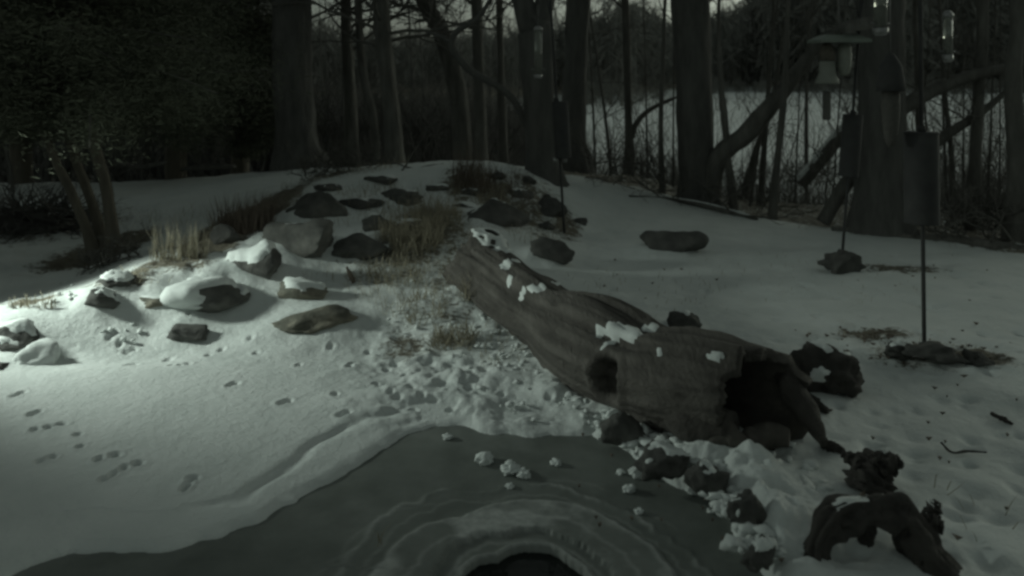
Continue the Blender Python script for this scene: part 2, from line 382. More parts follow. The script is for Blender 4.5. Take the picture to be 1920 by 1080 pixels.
# rocks of the scene: photo box, label, material, seed, depth ratio, snow threshold, snow spots, snow depth
RK = [
 (-30, 607, 82, 672, 'dark boulder with a snow cap at the left edge of the photo', 'rock_dark', 1, .7, .55, (), .03),
 (-20, 680, 24, 712, 'small half buried rock below the snow capped boulder at the left edge', 'rock', 2, .8, None, (), .02),
 (183, 512, 248, 556, 'dark rubble stone with snow clods, below the triple trunk tree', 'rock_dark', 3, .8, .62, (), .025),
 (160, 541, 226, 592, 'dark wedge stone in the brightest lit snow', 'rock_dark', 4, .8, .7, (), .02),
 (234, 556, 338, 590, 'flat tan stone slab lying beside the dark rubble stones', 'rock_warm', 5, .55, .85, (), .02),
 (300, 530, 456, 600, 'round grey boulder half covered by smooth snow on its left', 'rock', 6, .7, .75, ((330, 560, 60), (300, 580, 60)), .05),
 (318, 611, 388, 643, 'low dark stone at the foot of the lit slope', 'rock_dark', 7, .7, None, (), .02),
 (418, 462, 524, 532, 'dark wedge boulder under a thick ledge of snow', 'rock_dark', 8, .7, .5, ((470, 468, 40),), .05),
 (500, 410, 622, 492, 'large rounded grey boulder in the middle of the left rock row', 'rock', 9, .8, .93, (), .015),
 (535, 361, 646, 418, 'large dark boulder behind the biggest boulder of the left row', 'rock', 10, .8, .93, (), .015),
 (608, 441, 724, 494, 'blocky reddish grey boulder beside the brown grass', 'rock', 11, .7, .9, (), .015),
 (519, 579, 660, 632, 'flat mossy tan boulder alone on the smooth snow', 'rock_warm', 12, .7, None, (), .02),
 (512, 530, 612, 571, 'flat tan stone with a snow cap above the mossy boulder', 'rock_warm', 13, .7, .72, (), .04),
 (640, 372, 716, 397, 'low dark stone right of the large dark boulder', 'rock_dark', 14, .7, .9, (), .015),
 (684, 329, 742, 349, 'dark flat stone near the top left of the mound', 'rock_dark', 15, .7, .85, (), .02),
 (716, 355, 790, 392, 'square edged dark stone on the mound above the grass', 'rock', 16, .7, .85, (), .02),
 (682, 404, 742, 437, 'grey stone at the left edge of the brown grass patch', 'rock', 17, .7, .8, (), .02),
 (868, 374, 988, 428, 'triangular dark boulder just behind the far end of the log', 'rock_dark', 18, .6, .86, (), .02),
 (1003, 366, 1062, 412, 'reddish dark boulder beside the thin pole with the small baffle', 'rock_dark', 19, .7, .9, (), .02),
 (998, 445, 1073, 498, 'dark rock right of the upper part of the log', 'rock_dark', 20, .7, .9, (), .015),
 (1208, 433, 1320, 482, 'dark flat rock alone on the right snow slope', 'rock_dark', 21, .6, None, (), .02),
 (1252, 585, 1312, 624, 'small dark rock behind the middle of the log', 'rock_dark', 22, .7, .8, (), .02),
 (1537, 470, 1618, 514, 'brown rock at the foot of the farther baffled feeder pole', 'rock_dark', 23, .7, None, (), .02),
 (1690, 642, 1796, 690, 'brown rock at the foot of the nearest feeder pole', 'rock_dark', 24, .7, None, (), .02),
 (1655, 642, 1712, 676, 'small dark stone left of the nearest feeder pole foot', 'rock_dark', 25, .7, .8, (), .02),
 (1812, 658, 1862, 692, 'small round brown stone right of the nearest feeder pole', 'rock_dark', 26, .7, None, (), .02),
 (1128, 780, 1204, 836, 'brown shore stone at the ice edge under the knot hole', 'rock', 27, .8, None, (), .02),
 (845, 380, 905, 402, 'small dark stone on the mound left of the triangular boulder', 'rock_dark', 28, .7, .8, (), .02),
 (955, 355, 1000, 376, 'small grey stone on top of the mound behind the triangular boulder', 'rock', 29, .7, .8, (), .02),
 (920, 322, 948, 338, 'little dark stone near the crest of the mound', 'rock_dark', 30, .7, None, (), .02),
 (978, 330, 1004, 348, 'little dark stone on the mound beside the forked trunk', 'rock_dark', 31, .7, None, (), .02),
 (1190, 835, 1290, 905, 'dark shore rock heaped with snow clods below the log', 'rock_dark', 32, .8, .72, ((1205, 848, 16), (1262, 842, 14), (1235, 875, 10)), .02),
 (1288, 868, 1362, 936, 'dark shore rock with snow clods between log and ice', 'rock_dark', 33, .8, .75, ((1290, 862, 14), (1340, 868, 20), (1310, 905, 9)), .02),
 (1366, 925, 1434, 1000, 'snow plastered shore rock beside the pile of snow', 'rock_dark', 34, .7, .7, ((1420, 925, 26), (1385, 960, 10)), .014),
 (1392, 1008, 1450, 1072, 'lowest snow plastered shore rock at the corner of the ice', 'rock_dark', 35, .7, .72, ((1420, 1020, 20),), .014),
 (745, 412, 800, 436, 'half buried grey stone inside the brown grass patch', 'rock', 37, .7, .8, (), .02),
 (860, 352, 900, 370, 'dark stone among the reddish stalks on the crest', 'rock_dark', 38, .7, .8, (), .02),
 (900, 395, 940, 412, 'small dark stone against the left foot of the triangular boulder', 'rock_dark', 39, .7, .8, (), .02),
 (590, 345, 640, 362, 'flat dark stone above the large dark boulder', 'rock_dark', 40, .7, .85, (), .02),
 (800, 345, 842, 362, 'flat grey stone left of the reddish crest stalks', 'rock', 41, .7, .85, (), .02),
 (1010, 415, 1040, 432, 'tiny dark stone left of the thin feeder pole foot', 'rock_dark', 42, .7, None, (), .02),
 (1072, 408, 1100, 424, 'tiny dark stone right of the thin feeder pole foot', 'rock_dark', 43, .7, None, (), .02),
 (690, 455, 740, 482, 'grey stone between the blocky boulder and the grass patch', 'rock', 44, .7, .85, (), .02),
 (395, 420, 450, 462, 'dark stone hidden in the rusty stalks', 'rock_dark', 45, .7, None, (), .02),
 (25, 650, 104, 700, 'snow buried stone forming a smooth hump at the pond edge', 'rock', 36, .8, .05, ((60, 670, 60),), .03),
]

def place(u0, v0, u1, v1, depth):
    uc = (u0 + u1) / 2; f = hit(uc, v1 - 2); d0 = f[1]; dp = (u1 - u0) * d0 / F_PX * depth
    yc = d0 + dp * .42; xc = (uc - CU) / F_PX * yc; w = (u1 - u0) * yc / F_PX
    ztop = CAMZ - (v0 - HV) * yc / F_PX; zbot = min(Z(xc, yc)[0], f[2])
    return xc, yc, w, dp, max(ztop - zbot, .05), ztop, zbot
PLACED = [place(*q[:4], q[7])[:5] for q in RK if q[6] not in (32, 33, 34, 35, 27, 23, 24, 25, 26)]
# relief
sd = np.full(len(X), 9.0); k = (Y > .5) & (Y < 7) & (np.abs(X) < 4); sd[k] = ice_sd(X[k], Y[k])
dz = np.zeros(len(X))
xn, yn = X[near], Y[near]
dzn = .018 * n2(xn, yn, 1.3, 3, 2) + .010 * n2(xn, yn, 4, 5, 4)
un = xn / np.maximum(yn, 1) * F_PX + CU
onice = sstep(-2.9, -1.9, -yn - .0 * xn) * 0
# calm snow on the frozen pond: little relief there
pond = (1 - sstep(4.85, 5.35, yn - .15 * np.clip(xn + 1, -2, 0) * 0)) * (1 - sstep(-.85, -.45, xn + .12 * (yn - 4)))
rough_c = np.exp(-(((xn - .0) / .75) ** 2 + ((yn - 4.75) / .65) ** 2)) + .8 * np.exp(-(((xn + .3) / .7) ** 2 + ((yn - 5.9) / .8) ** 2))
rough_r = np.exp(-(((xn - 1.0) / .25) ** 2 + ((yn - 3.4) / .55) ** 2))
edge_w = sstep(.1, .4, np.interp(un, eu, eh) - yn)
lump = .5 + .7 * n2(xn, yn, 5, 11, 4); lump2 = n2(xn, yn, 13, 12, 3)
zrel = dzn * (1 - .85 * pond) + np.clip(rough_c, 0, 1) * (.05 * lump * (.5 + sstep(-.5, .6, n2(xn, yn, 2.2, 13, 2))) + .022 * lump2 * sstep(-.3, .5, n2(xn, yn, 3.1, 14, 2)) - .02) + np.clip(rough_r, 0, 1) * (.11 + .08 * n2(xn, yn, 4.5, 21, 4) + .035 * n2(xn, yn, 14, 22, 3))
zrel += (bare[near] - .16) * .05 * n2(xn, yn, 9, 31, 3)
zrel += .009 * np.clip(n2(xn, yn, 4.0, 41, 3), 0, 1) * sstep(.6, 1.4, xn) * -1
zt = Zt[near] * (1 - pond) + pond * (.05 + .012 * n2(xn, yn, .9, 8, 2)) + zrel
# lip of the snow sheet along the bare ice, with a shallow groove behind it
s = sd[near] + .022 * n2(xn, yn, 7, 51, 3)
gro = np.exp(-((s - .24 - .05 * n2(xn, yn, 2, 52, 2)) / .035) ** 2) * sstep(-.4, .3, n2(xn, yn, 1.8, 53, 2)) * (xn < -.3)
zt = np.where(s < .3, np.minimum(zt, zt), zt) - .022 * gro - .014 * np.exp(-(np.clip(s - .0, 0, 9) / .2) ** 2) * (s < .24) * (xn < -.2)
lipw = np.where(xn > .75, .12, .06)
zt = np.where(s < lipw, np.where(s < 0, -.12 * sstep(0, -.12, s) - .004, 0 + (np.maximum(zt, .02)) * np.sqrt(np.clip(s / lipw, 0, 1))), zt)
zt = np.where((s > lipw) & (s < 1.2) & (xn > -3.5), np.maximum(zt, .012), zt)
# animal tracks
TR = [(28, 742), (40, 738), (60, 776), (72, 772), (65, 805), (92, 800), (115, 795), (145, 815), (75, 866), (97, 858), (150, 838), (195, 897), (212, 888), (232, 876), (258, 868), (352, 905), (362, 893), (345, 912), (185, 860), (215, 853),
      (205, 632), (215, 625), (225, 640), (238, 655), (250, 650), (315, 672), (322, 690), (338, 690), (352, 688), (240, 690), (252, 686), (390, 668), (430, 722), (440, 718), (415, 655), (528, 752), (540, 748), (628, 735), (640, 775), (650, 772),
      (655, 690), (662, 684), (705, 720), (715, 724), (732, 742), (745, 748), (770, 730), (790, 742), (812, 748), (725, 690), (740, 682), (620, 650), (690, 655), (560, 690), (480, 665), (845, 765), (890, 715), (880, 725), (940, 735), (985, 760), (1030, 745), (870, 690), (820, 700), (760, 705), (775, 765), (355, 598), (470, 640)]
for (u, v) in TR:
    c = hit(u, v) if not (v > 690 and u < 700) else np.array(((u - CU) / (v - HV) * (CAMZ - .05), F_PX * (CAMZ - .05) / (v - HV), 0))
    a = rng.uniform(-.5, .5); rx, ry = rng.uniform(.017, .026), rng.uniform(.020, .030)
    q = ((xn - c[0]) / rx) ** 2 + ((yn - c[1]) / ry) ** 2
    kk = q < 9
    zt[kk] += -.022 * np.exp(-q[kk] ** 1.5) + .004 * np.exp(-((np.sqrt(q[kk]) - 1.6) / .5) ** 2)
for _ in range(230):
    c = hit(rng.uniform(1080, 1920), rng.uniform(470, 1060) ** 1.0); rx, ry = rng.uniform(.025, .07), rng.uniform(.025, .06)
    q = ((xn - c[0]) / rx) ** 2 + ((yn - c[1]) / ry) ** 2; kk = q < 9
    zt[kk] -= rng.uniform(.008, .03) * np.exp(-q[kk])
# snow drifted against the rocks, deeper on their left
for (xc, yc, w_, dp_, h_) in PLACED:
    q = ((xn - xc + .16 * w_) / (.62 * w_)) ** 2 + ((yn - yc) / (.75 * dp_)) ** 2; kk = q < 5
    zt[kk] += np.where(sd[near][kk] > .1, .30 * h_ * np.exp(-q[kk] ** 1.3) * (1 + .25 * n2(xn[kk], yn[kk], 6, 66, 2)), 0)
Zt[near] = zt
far = ~near & (Y < 60); Zt[far] += .04 * n2(X[far], Y[far], .5, 61, 3)
V = np.stack([X, Y, Zt], 1); nr, nc_ = len(D), len(S)
idx = np.arange(nr * nc_).reshape(nr, nc_)
Fq = np.stack([idx[:-1, :-1], idx[:-1, 1:], idx[1:, 1:], idx[1:, :-1]], -1).reshape(-1, 4)
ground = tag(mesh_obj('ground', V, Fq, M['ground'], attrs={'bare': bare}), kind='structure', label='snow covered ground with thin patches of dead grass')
GT = BVHTree.FromPolygons([Vector(p) for p in V[(Y > 1.5).nonzero()[0]]], []) if False else None

# frozen lake beyond the trees
ls = np.linspace(-.05, 1.6, 60); ly = np.geomspace(17, 175, 60)
A_, B_ = np.meshgrid(ls, ly); lx = (A_ * B_).ravel(); lyy = B_.ravel()
lz = np.full(len(lx), -.93) + .03 * n2(lx, lyy, .15, 71, 2)
idx = np.arange(3600).reshape(60, 60)
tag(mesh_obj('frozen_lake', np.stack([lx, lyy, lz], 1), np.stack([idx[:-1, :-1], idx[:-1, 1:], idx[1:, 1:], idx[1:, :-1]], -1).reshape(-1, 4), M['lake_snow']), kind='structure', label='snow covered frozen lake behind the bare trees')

# pond ice with its open hole
HC = np.array((.05, 2.93)); nth, nrr = 400, 110
th = np.linspace(0, 2 * np.pi, nth, endpoint=False); dirs = np.stack([np.cos(th), np.sin(th)], 1)
rb = np.zeros(nth); steps = np.linspace(.05, 4, 800)
for i, dr in enumerate(dirs):
    sdv = ice_sd(HC[0] + dr[0] * steps, HC[1] + dr[1] * steps)
    rb[i] = steps[np.nonzero(sdv > .06)[0][0]]
cth = np.stack([np.cos(th) * 2.2, np.sin(th) * 2.2, np.zeros(nth)], 1)
wob = fbm(cth, 81, 4); wob2 = fbm(cth * 1.7, 91, 4)
rh = .245 * (1 + .12 * wob)
q = np.linspace(0, 1, nrr) ** 1.6
RR = rh[None, :] + q[:, None] * (np.maximum(rb, rh + .3) - rh)[None, :]
r1, r2_, r3 = .34 * (1 + .09 * wob2), .555 * (1 + .08 * wob), .68 * (1 + .10 * wob2)
xx = HC[0] + RR * dirs[None, :, 0]; yy = HC[1] + RR * dirs[None, :, 1]
nz = n2(xx.ravel(), yy.ravel(), 6, 99, 4).reshape(xx.shape)
band = sstep(-.02, .02, RR - r1) * (1 - sstep(-.03, .02, RR - r2_))
rim = np.exp(-((RR - rh - .012) / .014) ** 2)
ring3 = np.exp(-((RR - r3) / .012) ** 2); ring2 = np.exp(-((RR - r2_) / .014) ** 2)
frost = np.clip(band * np.clip(.45 + .9 * nz, .1, 1.1) + .55 * rim + .5 * ring3 * sstep(-.3, .2, nz) + .6 * ring2 + .35 * np.exp(-((RR - .285 - .02 * wob2) / .012) ** 2) + .35 * np.exp(-((RR - .43 - .05 * wob) / .01) ** 2) + .3 * np.exp(-((RR - .60 - .05 * wob2) / .008) ** 2) + .22 * np.exp(-((RR - .75 - .08 * wob) / .008) ** 2) * sstep(-.2, .3, nz) + .12 * np.clip(nz, 0, 1), 0, 1)
zz = .008 * band + .008 * ring2 + .012 * rim + .005 * ring3 - .012 * (1 - sstep(.0, .03, RR - r1 + .0)) * (RR < r1)
zz[0, :] -= .0
rows = [np.stack([xx[0], yy[0], np.full(nth, -.05)], 1)] + [np.stack([xx[i], yy[i], zz[i]], 1) for i in range(nrr)]
Vi = np.concatenate(rows); ri = np.arange((nrr + 1) * nth).reshape(nrr + 1, nth)
Fi = np.stack([ri[:-1], ri[1:], np.roll(ri[1:], -1, 1), np.roll(ri[:-1], -1, 1)], -1).reshape(-1, 4)
tag(mesh_obj('pond_ice', Vi, Fi, M['ice'], attrs={'frost': np.concatenate([frost[0], frost.ravel()])}), kind='structure', label='bare grey pond ice with rings round an open hole')
wv = np.stack([HC[0] + .3 * dirs[:, 0], HC[1] + .3 * dirs[:, 1], np.full(nth, -.035)], 1)
tag(mesh_obj('open_water', np.vstack([wv, [(HC[0], HC[1], -.035)]]), [(i, (i + 1) % nth, nth) for i in range(nth)], M['water']), kind='structure', label='dark open water in the hole in the ice')

# ------------------------------------------------------------------ snow lying on things
def snow_on(parent, V, F, spots=(), up=None, seed=0, h=.03, nfreq=7, namp=.3, name='snow_cap'):
    """a lumpy layer of snow over the part of a mesh that faces up or lies near a spot (world point, radius)"""
    FA = np.asarray([f for f in F if len(f) == len(F[0])]); N = vnormals(V, FA)
    mk = np.full(len(V), -1.0)
    if up is not None: mk = np.maximum(mk, (N[:, 2] - up) * 2.2)
    for c, r in spots:
        mk = np.maximum(mk, 1 - np.linalg.norm(V - np.array(c), axis=1) / r)
    mk = mk + namp * fbm(V * nfreq, seed, 3)
    ok = (mk[FA] > 0).all(1)
    if ok.sum() < 4: return None
    FA = FA[ok]; used = np.unique(FA); re = np.full(len(V), -1); re[used] = np.arange(len(used))
    m_ = np.clip(mk[used], 0, 1); cnt = np.zeros(len(V)); np.add.at(cnt, FA.ravel(), 1)
    tot = np.zeros(len(V)); np.add.at(tot, np.asarray([f for f in F if len(f) == len(F[0])]).ravel(), 1)
    edge = cnt[used] < tot[used]
    lum = .8 + .3 * fbm(V[used] * nfreq * 1.3, seed + 5, 2)
    off = h * np.clip(m_ * 2.2, 0, 1) ** .75 * np.clip(lum, .3, 2) - .003; off[edge] = -.006
    dirn = N[used] * .6 + np.array((0, 0, .4)); VV = V[used] + dirn * off[:, None]; FF = re[FA]
    lab = np.arange(len(VV))
    while True:
        mnl = lab[FF].min(1); new = lab.copy()
        for k in range(FF.shape[1]): np.minimum.at(new, FF[:, k], mnl)
        if (new == lab).all(): break
        lab = new
    fl = lab[FF[:, 0]]
    for l_ in np.unique(fl):
        sub = FF[fl == l_]
        if len(sub) < 12: continue
        us = np.unique(sub); rm = np.full(len(VV), -1); rm[us] = np.arange(len(us))
        mesh_obj(name, VV[us], rm[sub], M['snow'], parent)

# ------------------------------------------------------------------ rocks
_bm = bmesh.new(); bmesh.ops.create_icosphere(_bm, subdivisions=4, radius=1); _bm.verts.ensure_lookup_table()
ICO_V = np.array([v.co[:] for v in _bm.verts]); ICO_F = np.array([[v.index for v in f.verts] for f in _bm.faces]); _bm.free()
def rock_shape(seed, cuts=9, lump=.22, hi=.11):
    r = np.random.default_rng(seed); cuts = cuts + 4; Q = ICO_V * (1 + lump * fbm(ICO_V * 1.1 + seed * 3.7, seed, 2))[:, None]
    for k in range(cuts):
        n = r.normal(size=3); n /= np.linalg.norm(n); dd = r.uniform(.5, .88)
        Q = Q - n * (np.maximum(Q @ n - dd, 0) * .88)[:, None]
    Q = Q * (1 + hi * fbm(Q * 3.5 + seed, seed + 3, 4))[:, None]
    mn, mx_ = Q.min(0), Q.max(0); return (Q - (mn + mx_) / 2) / ((mx_ - mn) / 2)

def rock(u0, v0, u1, v1, label, mat='rock', seed=0, depth=.8, snow=None, spots=(), name='boulder', cuts=9, lump=.22, rot=0, group=None, sink=.22, h=.03, cat=None, hi=.11, namp=.3, nfreq=7, peak=0):
    gw = (u1 - u0) * .06; xc, yc, w, dp, hh, ztop, zbot = place(u0 - gw, v0 - (v1 - v0) * .06, u1 + gw, v1 + 2, depth); tot = hh * (1 + sink)
    Q = rock_shape(seed, cuts, lump, hi); ca, sa = math.cos(rot), math.sin(rot)
    if peak: Q[:, :2] *= (1 - peak * np.clip((Q[:, 2] + .2) / 1.2, 0, 1))[:, None]
    Q = Q * np.array((w / 2, dp / 2, tot / 2)) + np.array((xc, yc, ztop - tot / 2))
    base = np.array((xc, yc, zbot))
    if snow is None and not spots:
        return tag(mesh_obj(name, Q, ICO_F, M[mat], origin=base), label, cat or ('boulder' if name == 'boulder' else name.split('_')[-1]), group)
    t = thing(name, label, cat or ('boulder' if name == 'boulder' else name.split('_')[-1]), base, group)
    mesh_obj('rock_body' if cat is None else 'body', Q, ICO_F, M[mat], t)
    tree = BVHTree.FromPolygons([Vector(p) for p in Q], [tuple(f_) for f_ in ICO_F])
    sp = []
    for (su, sv, sr) in spots:
        dr = Vector(((su - CU) / F_PX, 1, -(sv - HV) / F_PX)); L = dr.length
        loc, no, ii, di = tree.ray_cast(Vector((0, 0, CAMZ)), dr.normalized())
        if loc is not None: sp.append((np.array(loc), sr * loc[1] / F_PX))
    snow_on(t, Q, [tuple(f_) for f_ in ICO_F], sp, snow, seed, h, nfreq, namp)
    return t

for (u0, v0, u1, v1, lab, mt, sd_, dep, sn, sp, hh) in RK:
    wild = dict(hi=.2, namp=.75, nfreq=17, lump=.4) if 32 <= sd_ <= 35 else dict(lump=.45, hi=.2, cuts=1) if 23 <= sd_ <= 26 else dict(peak=.72) if sd_ == 18 else dict(peak=.4) if sd_ in (19, 10, 1) else {}
    rock(u0, v0, u1, v1, lab, mt, sd_ * 7 + 3, dep, sn, sp, h=hh, **wild)

# ------------------------------------------------------------------ fallen hollow log
LP = [(893, 508, 6.75, .27), (930, 535, 6.3, .25), (985, 580, 5.7, .24), (1110, 655, 4.85, .285), (1240, 712, 4.3, .295), (1345, 738, 4.0, .285), (1480, 765, 3.72, .26)]
axP, axR = resample([px(u, v, d) for u, v, d, r in LP], [r for *_, r in LP], 150)
NTH = 96; T_, A_, B_ = frames(axP)
th = np.linspace(0, 2 * np.pi, NTH, endpoint=False)
rad = A_[:, None, :] * np.cos(th)[None, :, None] + B_[:, None, :] * np.sin(th)[None, :, None]
tt = np.linspace(0, 1, 150)
C3 = np.stack([np.repeat(tt[:, None] * 2.2, NTH, 1), np.repeat(np.cos(th)[None] * 1.6, 150, 0), np.repeat(np.sin(th)[None] * 1.6, 150, 0)], -1).reshape(-1, 3)
bul = fbm(C3 * 1.3, 5, 3).reshape(150, NTH); grain = fbm(C3 * np.array((1.5, 9, 9)), 9, 3).reshape(150, NTH)
grain2 = fbm(C3 * np.array((5, 22, 22)), 19, 3).reshape(150, NTH)
RLog = axR[:, None] * (1 - .15 * np.exp(-((tt - .41) / .035) ** 2) - .13 * np.exp(-((tt - .645) / .04) ** 2) + .06 * np.exp(-((tt - .52) / .06) ** 2))[:, None] * (1 + .16 * bul + .05 * grain + .022 * grain2 - .06 * np.exp(-(fbm(C3 * np.array((1.1, 5, 5)), 29, 2).reshape(150, NTH) / .06) ** 2))
outer = axP[:, None, :] + rad * RLog[..., None]
# knot hole: found where the photo shows it
def log_ray(Vg, Fg, u, v):
    tr = BVHTree.FromPolygons([Vector(p) for p in Vg], Fg)
    loc, no, i, di = tr.ray_cast(Vector((0, 0, CAMZ)), Vector(((u - CU) / F_PX, 1, -(v - HV) / F_PX)).normalized())
    return None if loc is None else np.array(loc)
gi = np.arange(150 * NTH).reshape(150, NTH)
Fo_all = [tuple(int(a) for a in f) for f in np.stack([gi[:-1], np.roll(gi[:-1], -1, 1), np.roll(gi[1:], -1, 1), gi[1:]], -1).reshape(-1, 4)]
kc = log_ray(outer.reshape(-1, 3), Fo_all, 1143, 712)
if kc is not None:
    dk = np.linalg.norm(outer - kc, axis=2)
    outer = outer + rad * (.035 * np.exp(-((dk - .135) / .035) ** 2) - .24 * (1 - sstep(.05, .115, dk)))[..., None]
# the mouth: the shell ends early on the viewer's side and runs on along the far side
camdir = np.array((0, 0, CAMZ)) - axP; camdir /= np.linalg.norm(camdir, axis=1)[:, None]
facing = (rad * np.array((-.75, -.62, .22))[None, None, :]).sum(2)         # 1 on the side turned to the pond
jag = fbm(np.stack([np.cos(th) * 2, np.sin(th) * 2, np.zeros(NTH)], 1), 77, 3)
fmid = facing[-20]
jag = jag + .3 * fbm(np.stack([np.cos(th) * 7, np.sin(th) * 7, np.zeros(NTH)], 1), 78, 2)
tend = .94 - .02 * sstep(-.2, .8, fmid) + .05 * sstep(.3, .95, -fmid) + .022 * jag
keep = tt[:, None] <= tend[None, :]
# slide the last kept row of each strip to the ragged rim
last = keep.sum(0) - 1
for j in range(NTH):
    li = last[j]; outer[li:, j] = outer[li, j]; RLog[li:, j] = RLog[li, j]
inner_r = np.maximum(RLog - .055 - .02 * bul, .08)
inner = axP[:, None, :] + rad * inner_r[..., None]
for j in range(NTH): inner[last[j]:, j] = outer[last[j], j] - rad[last[j], j] * .045
i0 = 70
Vl = np.concatenate([outer.reshape(-1, 3), inner[i0:].reshape(-1, 3)])
gin = 150 * NTH + np.arange((150 - i0) * NTH).reshape(150 - i0, NTH)
Fo, Fin = [], []
for j in range(NTH):
    k = (j + 1) % NTH; lim = min(last[j], last[k])
    for i in range(0, 149):
        if i < max(last[j], last[k]):
            Fo.append((gi[i, j], gi[i, k], gi[i + 1, k], gi[i + 1, j]))
            if i >= i0: Fin.append((gin[i - i0, j], gin[i + 1 - i0, j], gin[i + 1 - i0, k], gin[i - i0, k]))
    Fo.append((gi[last[j], j], gi[last[k], k], gin[last[k] - i0, k], gin[last[j] - i0, j]))
base = np.array((axP[75][0], axP[75][1], 0.03))
log = thing('fallen_log', 'large weathered hollow log with knot hole and snow patches beside the pond', 'log', base)
def clean(Vg, Fg):
    out = []
    for f in Fg:
        f = [int(a) for a in f]; pts = []
        for a in f:
            if not pts or np.linalg.norm(Vg[a] - Vg[pts[-1]]) > 1e-7: pts.append(a)
        if len(pts) > 2 and np.linalg.norm(Vg[pts[0]] - Vg[pts[-1]]) < 1e-7: pts.pop()
        if len(pts) > 2: out.append(tuple(pts))
    return out
# far end: closed with a broken, hummocky face
Fo = clean(Vl, Fo); Fin = clean(Vl, Fin)
nv = len(Vl); Vl2 = np.vstack([Vl, [axP[0] - T_[0] * .05]])
Fo += [(int(gi[0, (j + 1) % NTH]), int(gi[0, j]), nv) for j in range(NTH)]
kset = set(int(a) for a in np.nonzero((dk < .098).ravel())[0])
Fk = [f for f in Fo if all(a in kset for a in f)]; Fs_ = [f for f in Fo if not all(a in kset for a in f)]
_st = np.clip(.5 + .9 * fbm(C3 * np.array((1.6, 13, 13)), 39, 4) + .35 * bul.ravel(), 0, 1) - 1.1 * np.exp(-(fbm(C3 * np.array((1.1, 5, 5)), 29, 2) / .07) ** 2)
_gr = np.full(len(Vl2), .3); _gr[:150 * NTH] = np.clip(_st, 0, 1)
mesh_obj('shell', Vl2, Fs_, M['log'], log, attrs={'grain': _gr}); mesh_obj('knot_hole', Vl2, Fk, M['log_inner'], log)
nv2 = len(Vl2); Vl3 = np.vstack([Vl2, [axP[i0]]])
Fin += [(int(gin[0, j]), int(gin[0, (j + 1) % NTH]), nv2) for j in range(NTH)]
mesh_obj('hollow', Vl3, Fin, M['log_inner'], log)
Fo4 = [f for f in Fo if len(f) == 4]
LT = BVHTree.FromPolygons([Vector(p) for p in Vl2], Fo)
def on_log(u, v, r):
    loc, no, i, di = LT.ray_cast(Vector((0, 0, CAMZ)), Vector(((u - CU) / F_PX, 1, -(v - HV) / F_PX)).normalized())
    return None if loc is None else (np.array(loc), r * loc[1] / F_PX)
for grp, seed in ((((905, 440, 26), (935, 432, 26), (955, 445, 20)), 201), (((945, 470, 24), (950, 500, 24), (955, 525, 18), (968, 490, 16), (940, 455, 14)), 202), (((980, 548, 22), (1010, 540, 24), (1045, 532, 20)), 203),
                  (((1125, 625, 22), (1150, 620, 30), (1185, 625, 30), (1130, 650, 18), (1215, 615, 22), (1160, 585, 20)), 204), (((1238, 655, 16),), 205), (((1330, 668, 18), (1350, 668, 14)), 206), (((1395, 685, 14),), 207)):
    sp = [q_ for q_ in (on_log(*g_) for g_ in grp) if q_ is not None]
    if sp: snow_on(log, Vl2, Fo4, sp, None, seed, .022, 16, .35, 'snow_patch')
# upright stump of the root end
P_, R_ = resample([px(900, 610, 6.5), px(902, 550, 6.55), px(906, 500, 6.6), px(914, 466, 6.62), px(920, 446, 6.64), px(922, 440, 6.64)], [.25, .215, .2, .19, .15, .06], 60)
Vt, Ft = tube(P_, R_, 56, .14, 91, 9)
mesh_obj('root_stump', Vt, Ft, M['log'], log, attrs={'grain': np.clip(.45 + .8 * fbm(Vt * np.array((26, 26, 2)), 92, 3), 0, 1)})
_st_tree = BVHTree.FromPolygons([Vector(p) for p in Vt], Ft)
_sp = []
for (su, sv, sr) in ((944, 470, 24), (948, 500, 24), (950, 525, 18)):
    _l = _st_tree.ray_cast(Vector((0, 0, CAMZ)), Vector(((su - CU) / F_PX, 1, -(sv - HV) / F_PX)).normalized())[0]
    if _l is not None: _sp.append((np.array(_l), sr * _l[1] / F_PX))
snow_on(log, Vt, Ft[:-2], _sp, .62, 93, .03, 9, .3, 'snow_patch')
# splintered plank of the far wall, and rotten bits in the mouth
for nm, pth, sd_ in (('splintered_plank', [(1452, 690, 4.05, 50), (1490, 730, 3.9, 56), (1520, 785, 3.74, 40), (1545, 832, 3.62, 14)], 35), ('rotten_chunk', [(1400, 835, 3.72, 36), (1440, 815, 3.76, 56), (1480, 822, 3.72, 30)], 36), ('rotten_chunk', [(1330, 828, 3.72, 26), (1370, 822, 3.7, 48), (1410, 838, 3.66, 22)], 37), ('top_splinter', [(1350, 668, 3.98, 30), (1395, 668, 3.9, 24), (1428, 672, 3.85, 8)], 38)):
    P_, R_ = resample([px(u, v, d) for u, v, d, w in pth], [w * d / F_PX / 2 for u, v, d, w in pth], 30)
    Vt, Ft = tube(P_, R_, 24, .45, sd_, 9)
    if nm == 'splintered_plank':      # flattened into a thick board standing on edge
        Vt = Vt + (np.repeat(P_, 24, 0) - Vt) * np.array((.15, .6, 0))
    mesh_obj(nm, Vt, Ft, M['log' if 'plank' in nm or 'top' in nm else 'log_inner'], log)
# stub of a broken branch low on the side
P_, R_ = resample([px(1235, 745, 4.15), px(1300, 782, 3.86), px(1372, 800, 3.72)], [.13, .11, .08], 22)
Vt, Ft = tube(P_, R_, 24, .22, 31, 7); mesh_obj('lower_limb', Vt, Ft, M['log'], log)

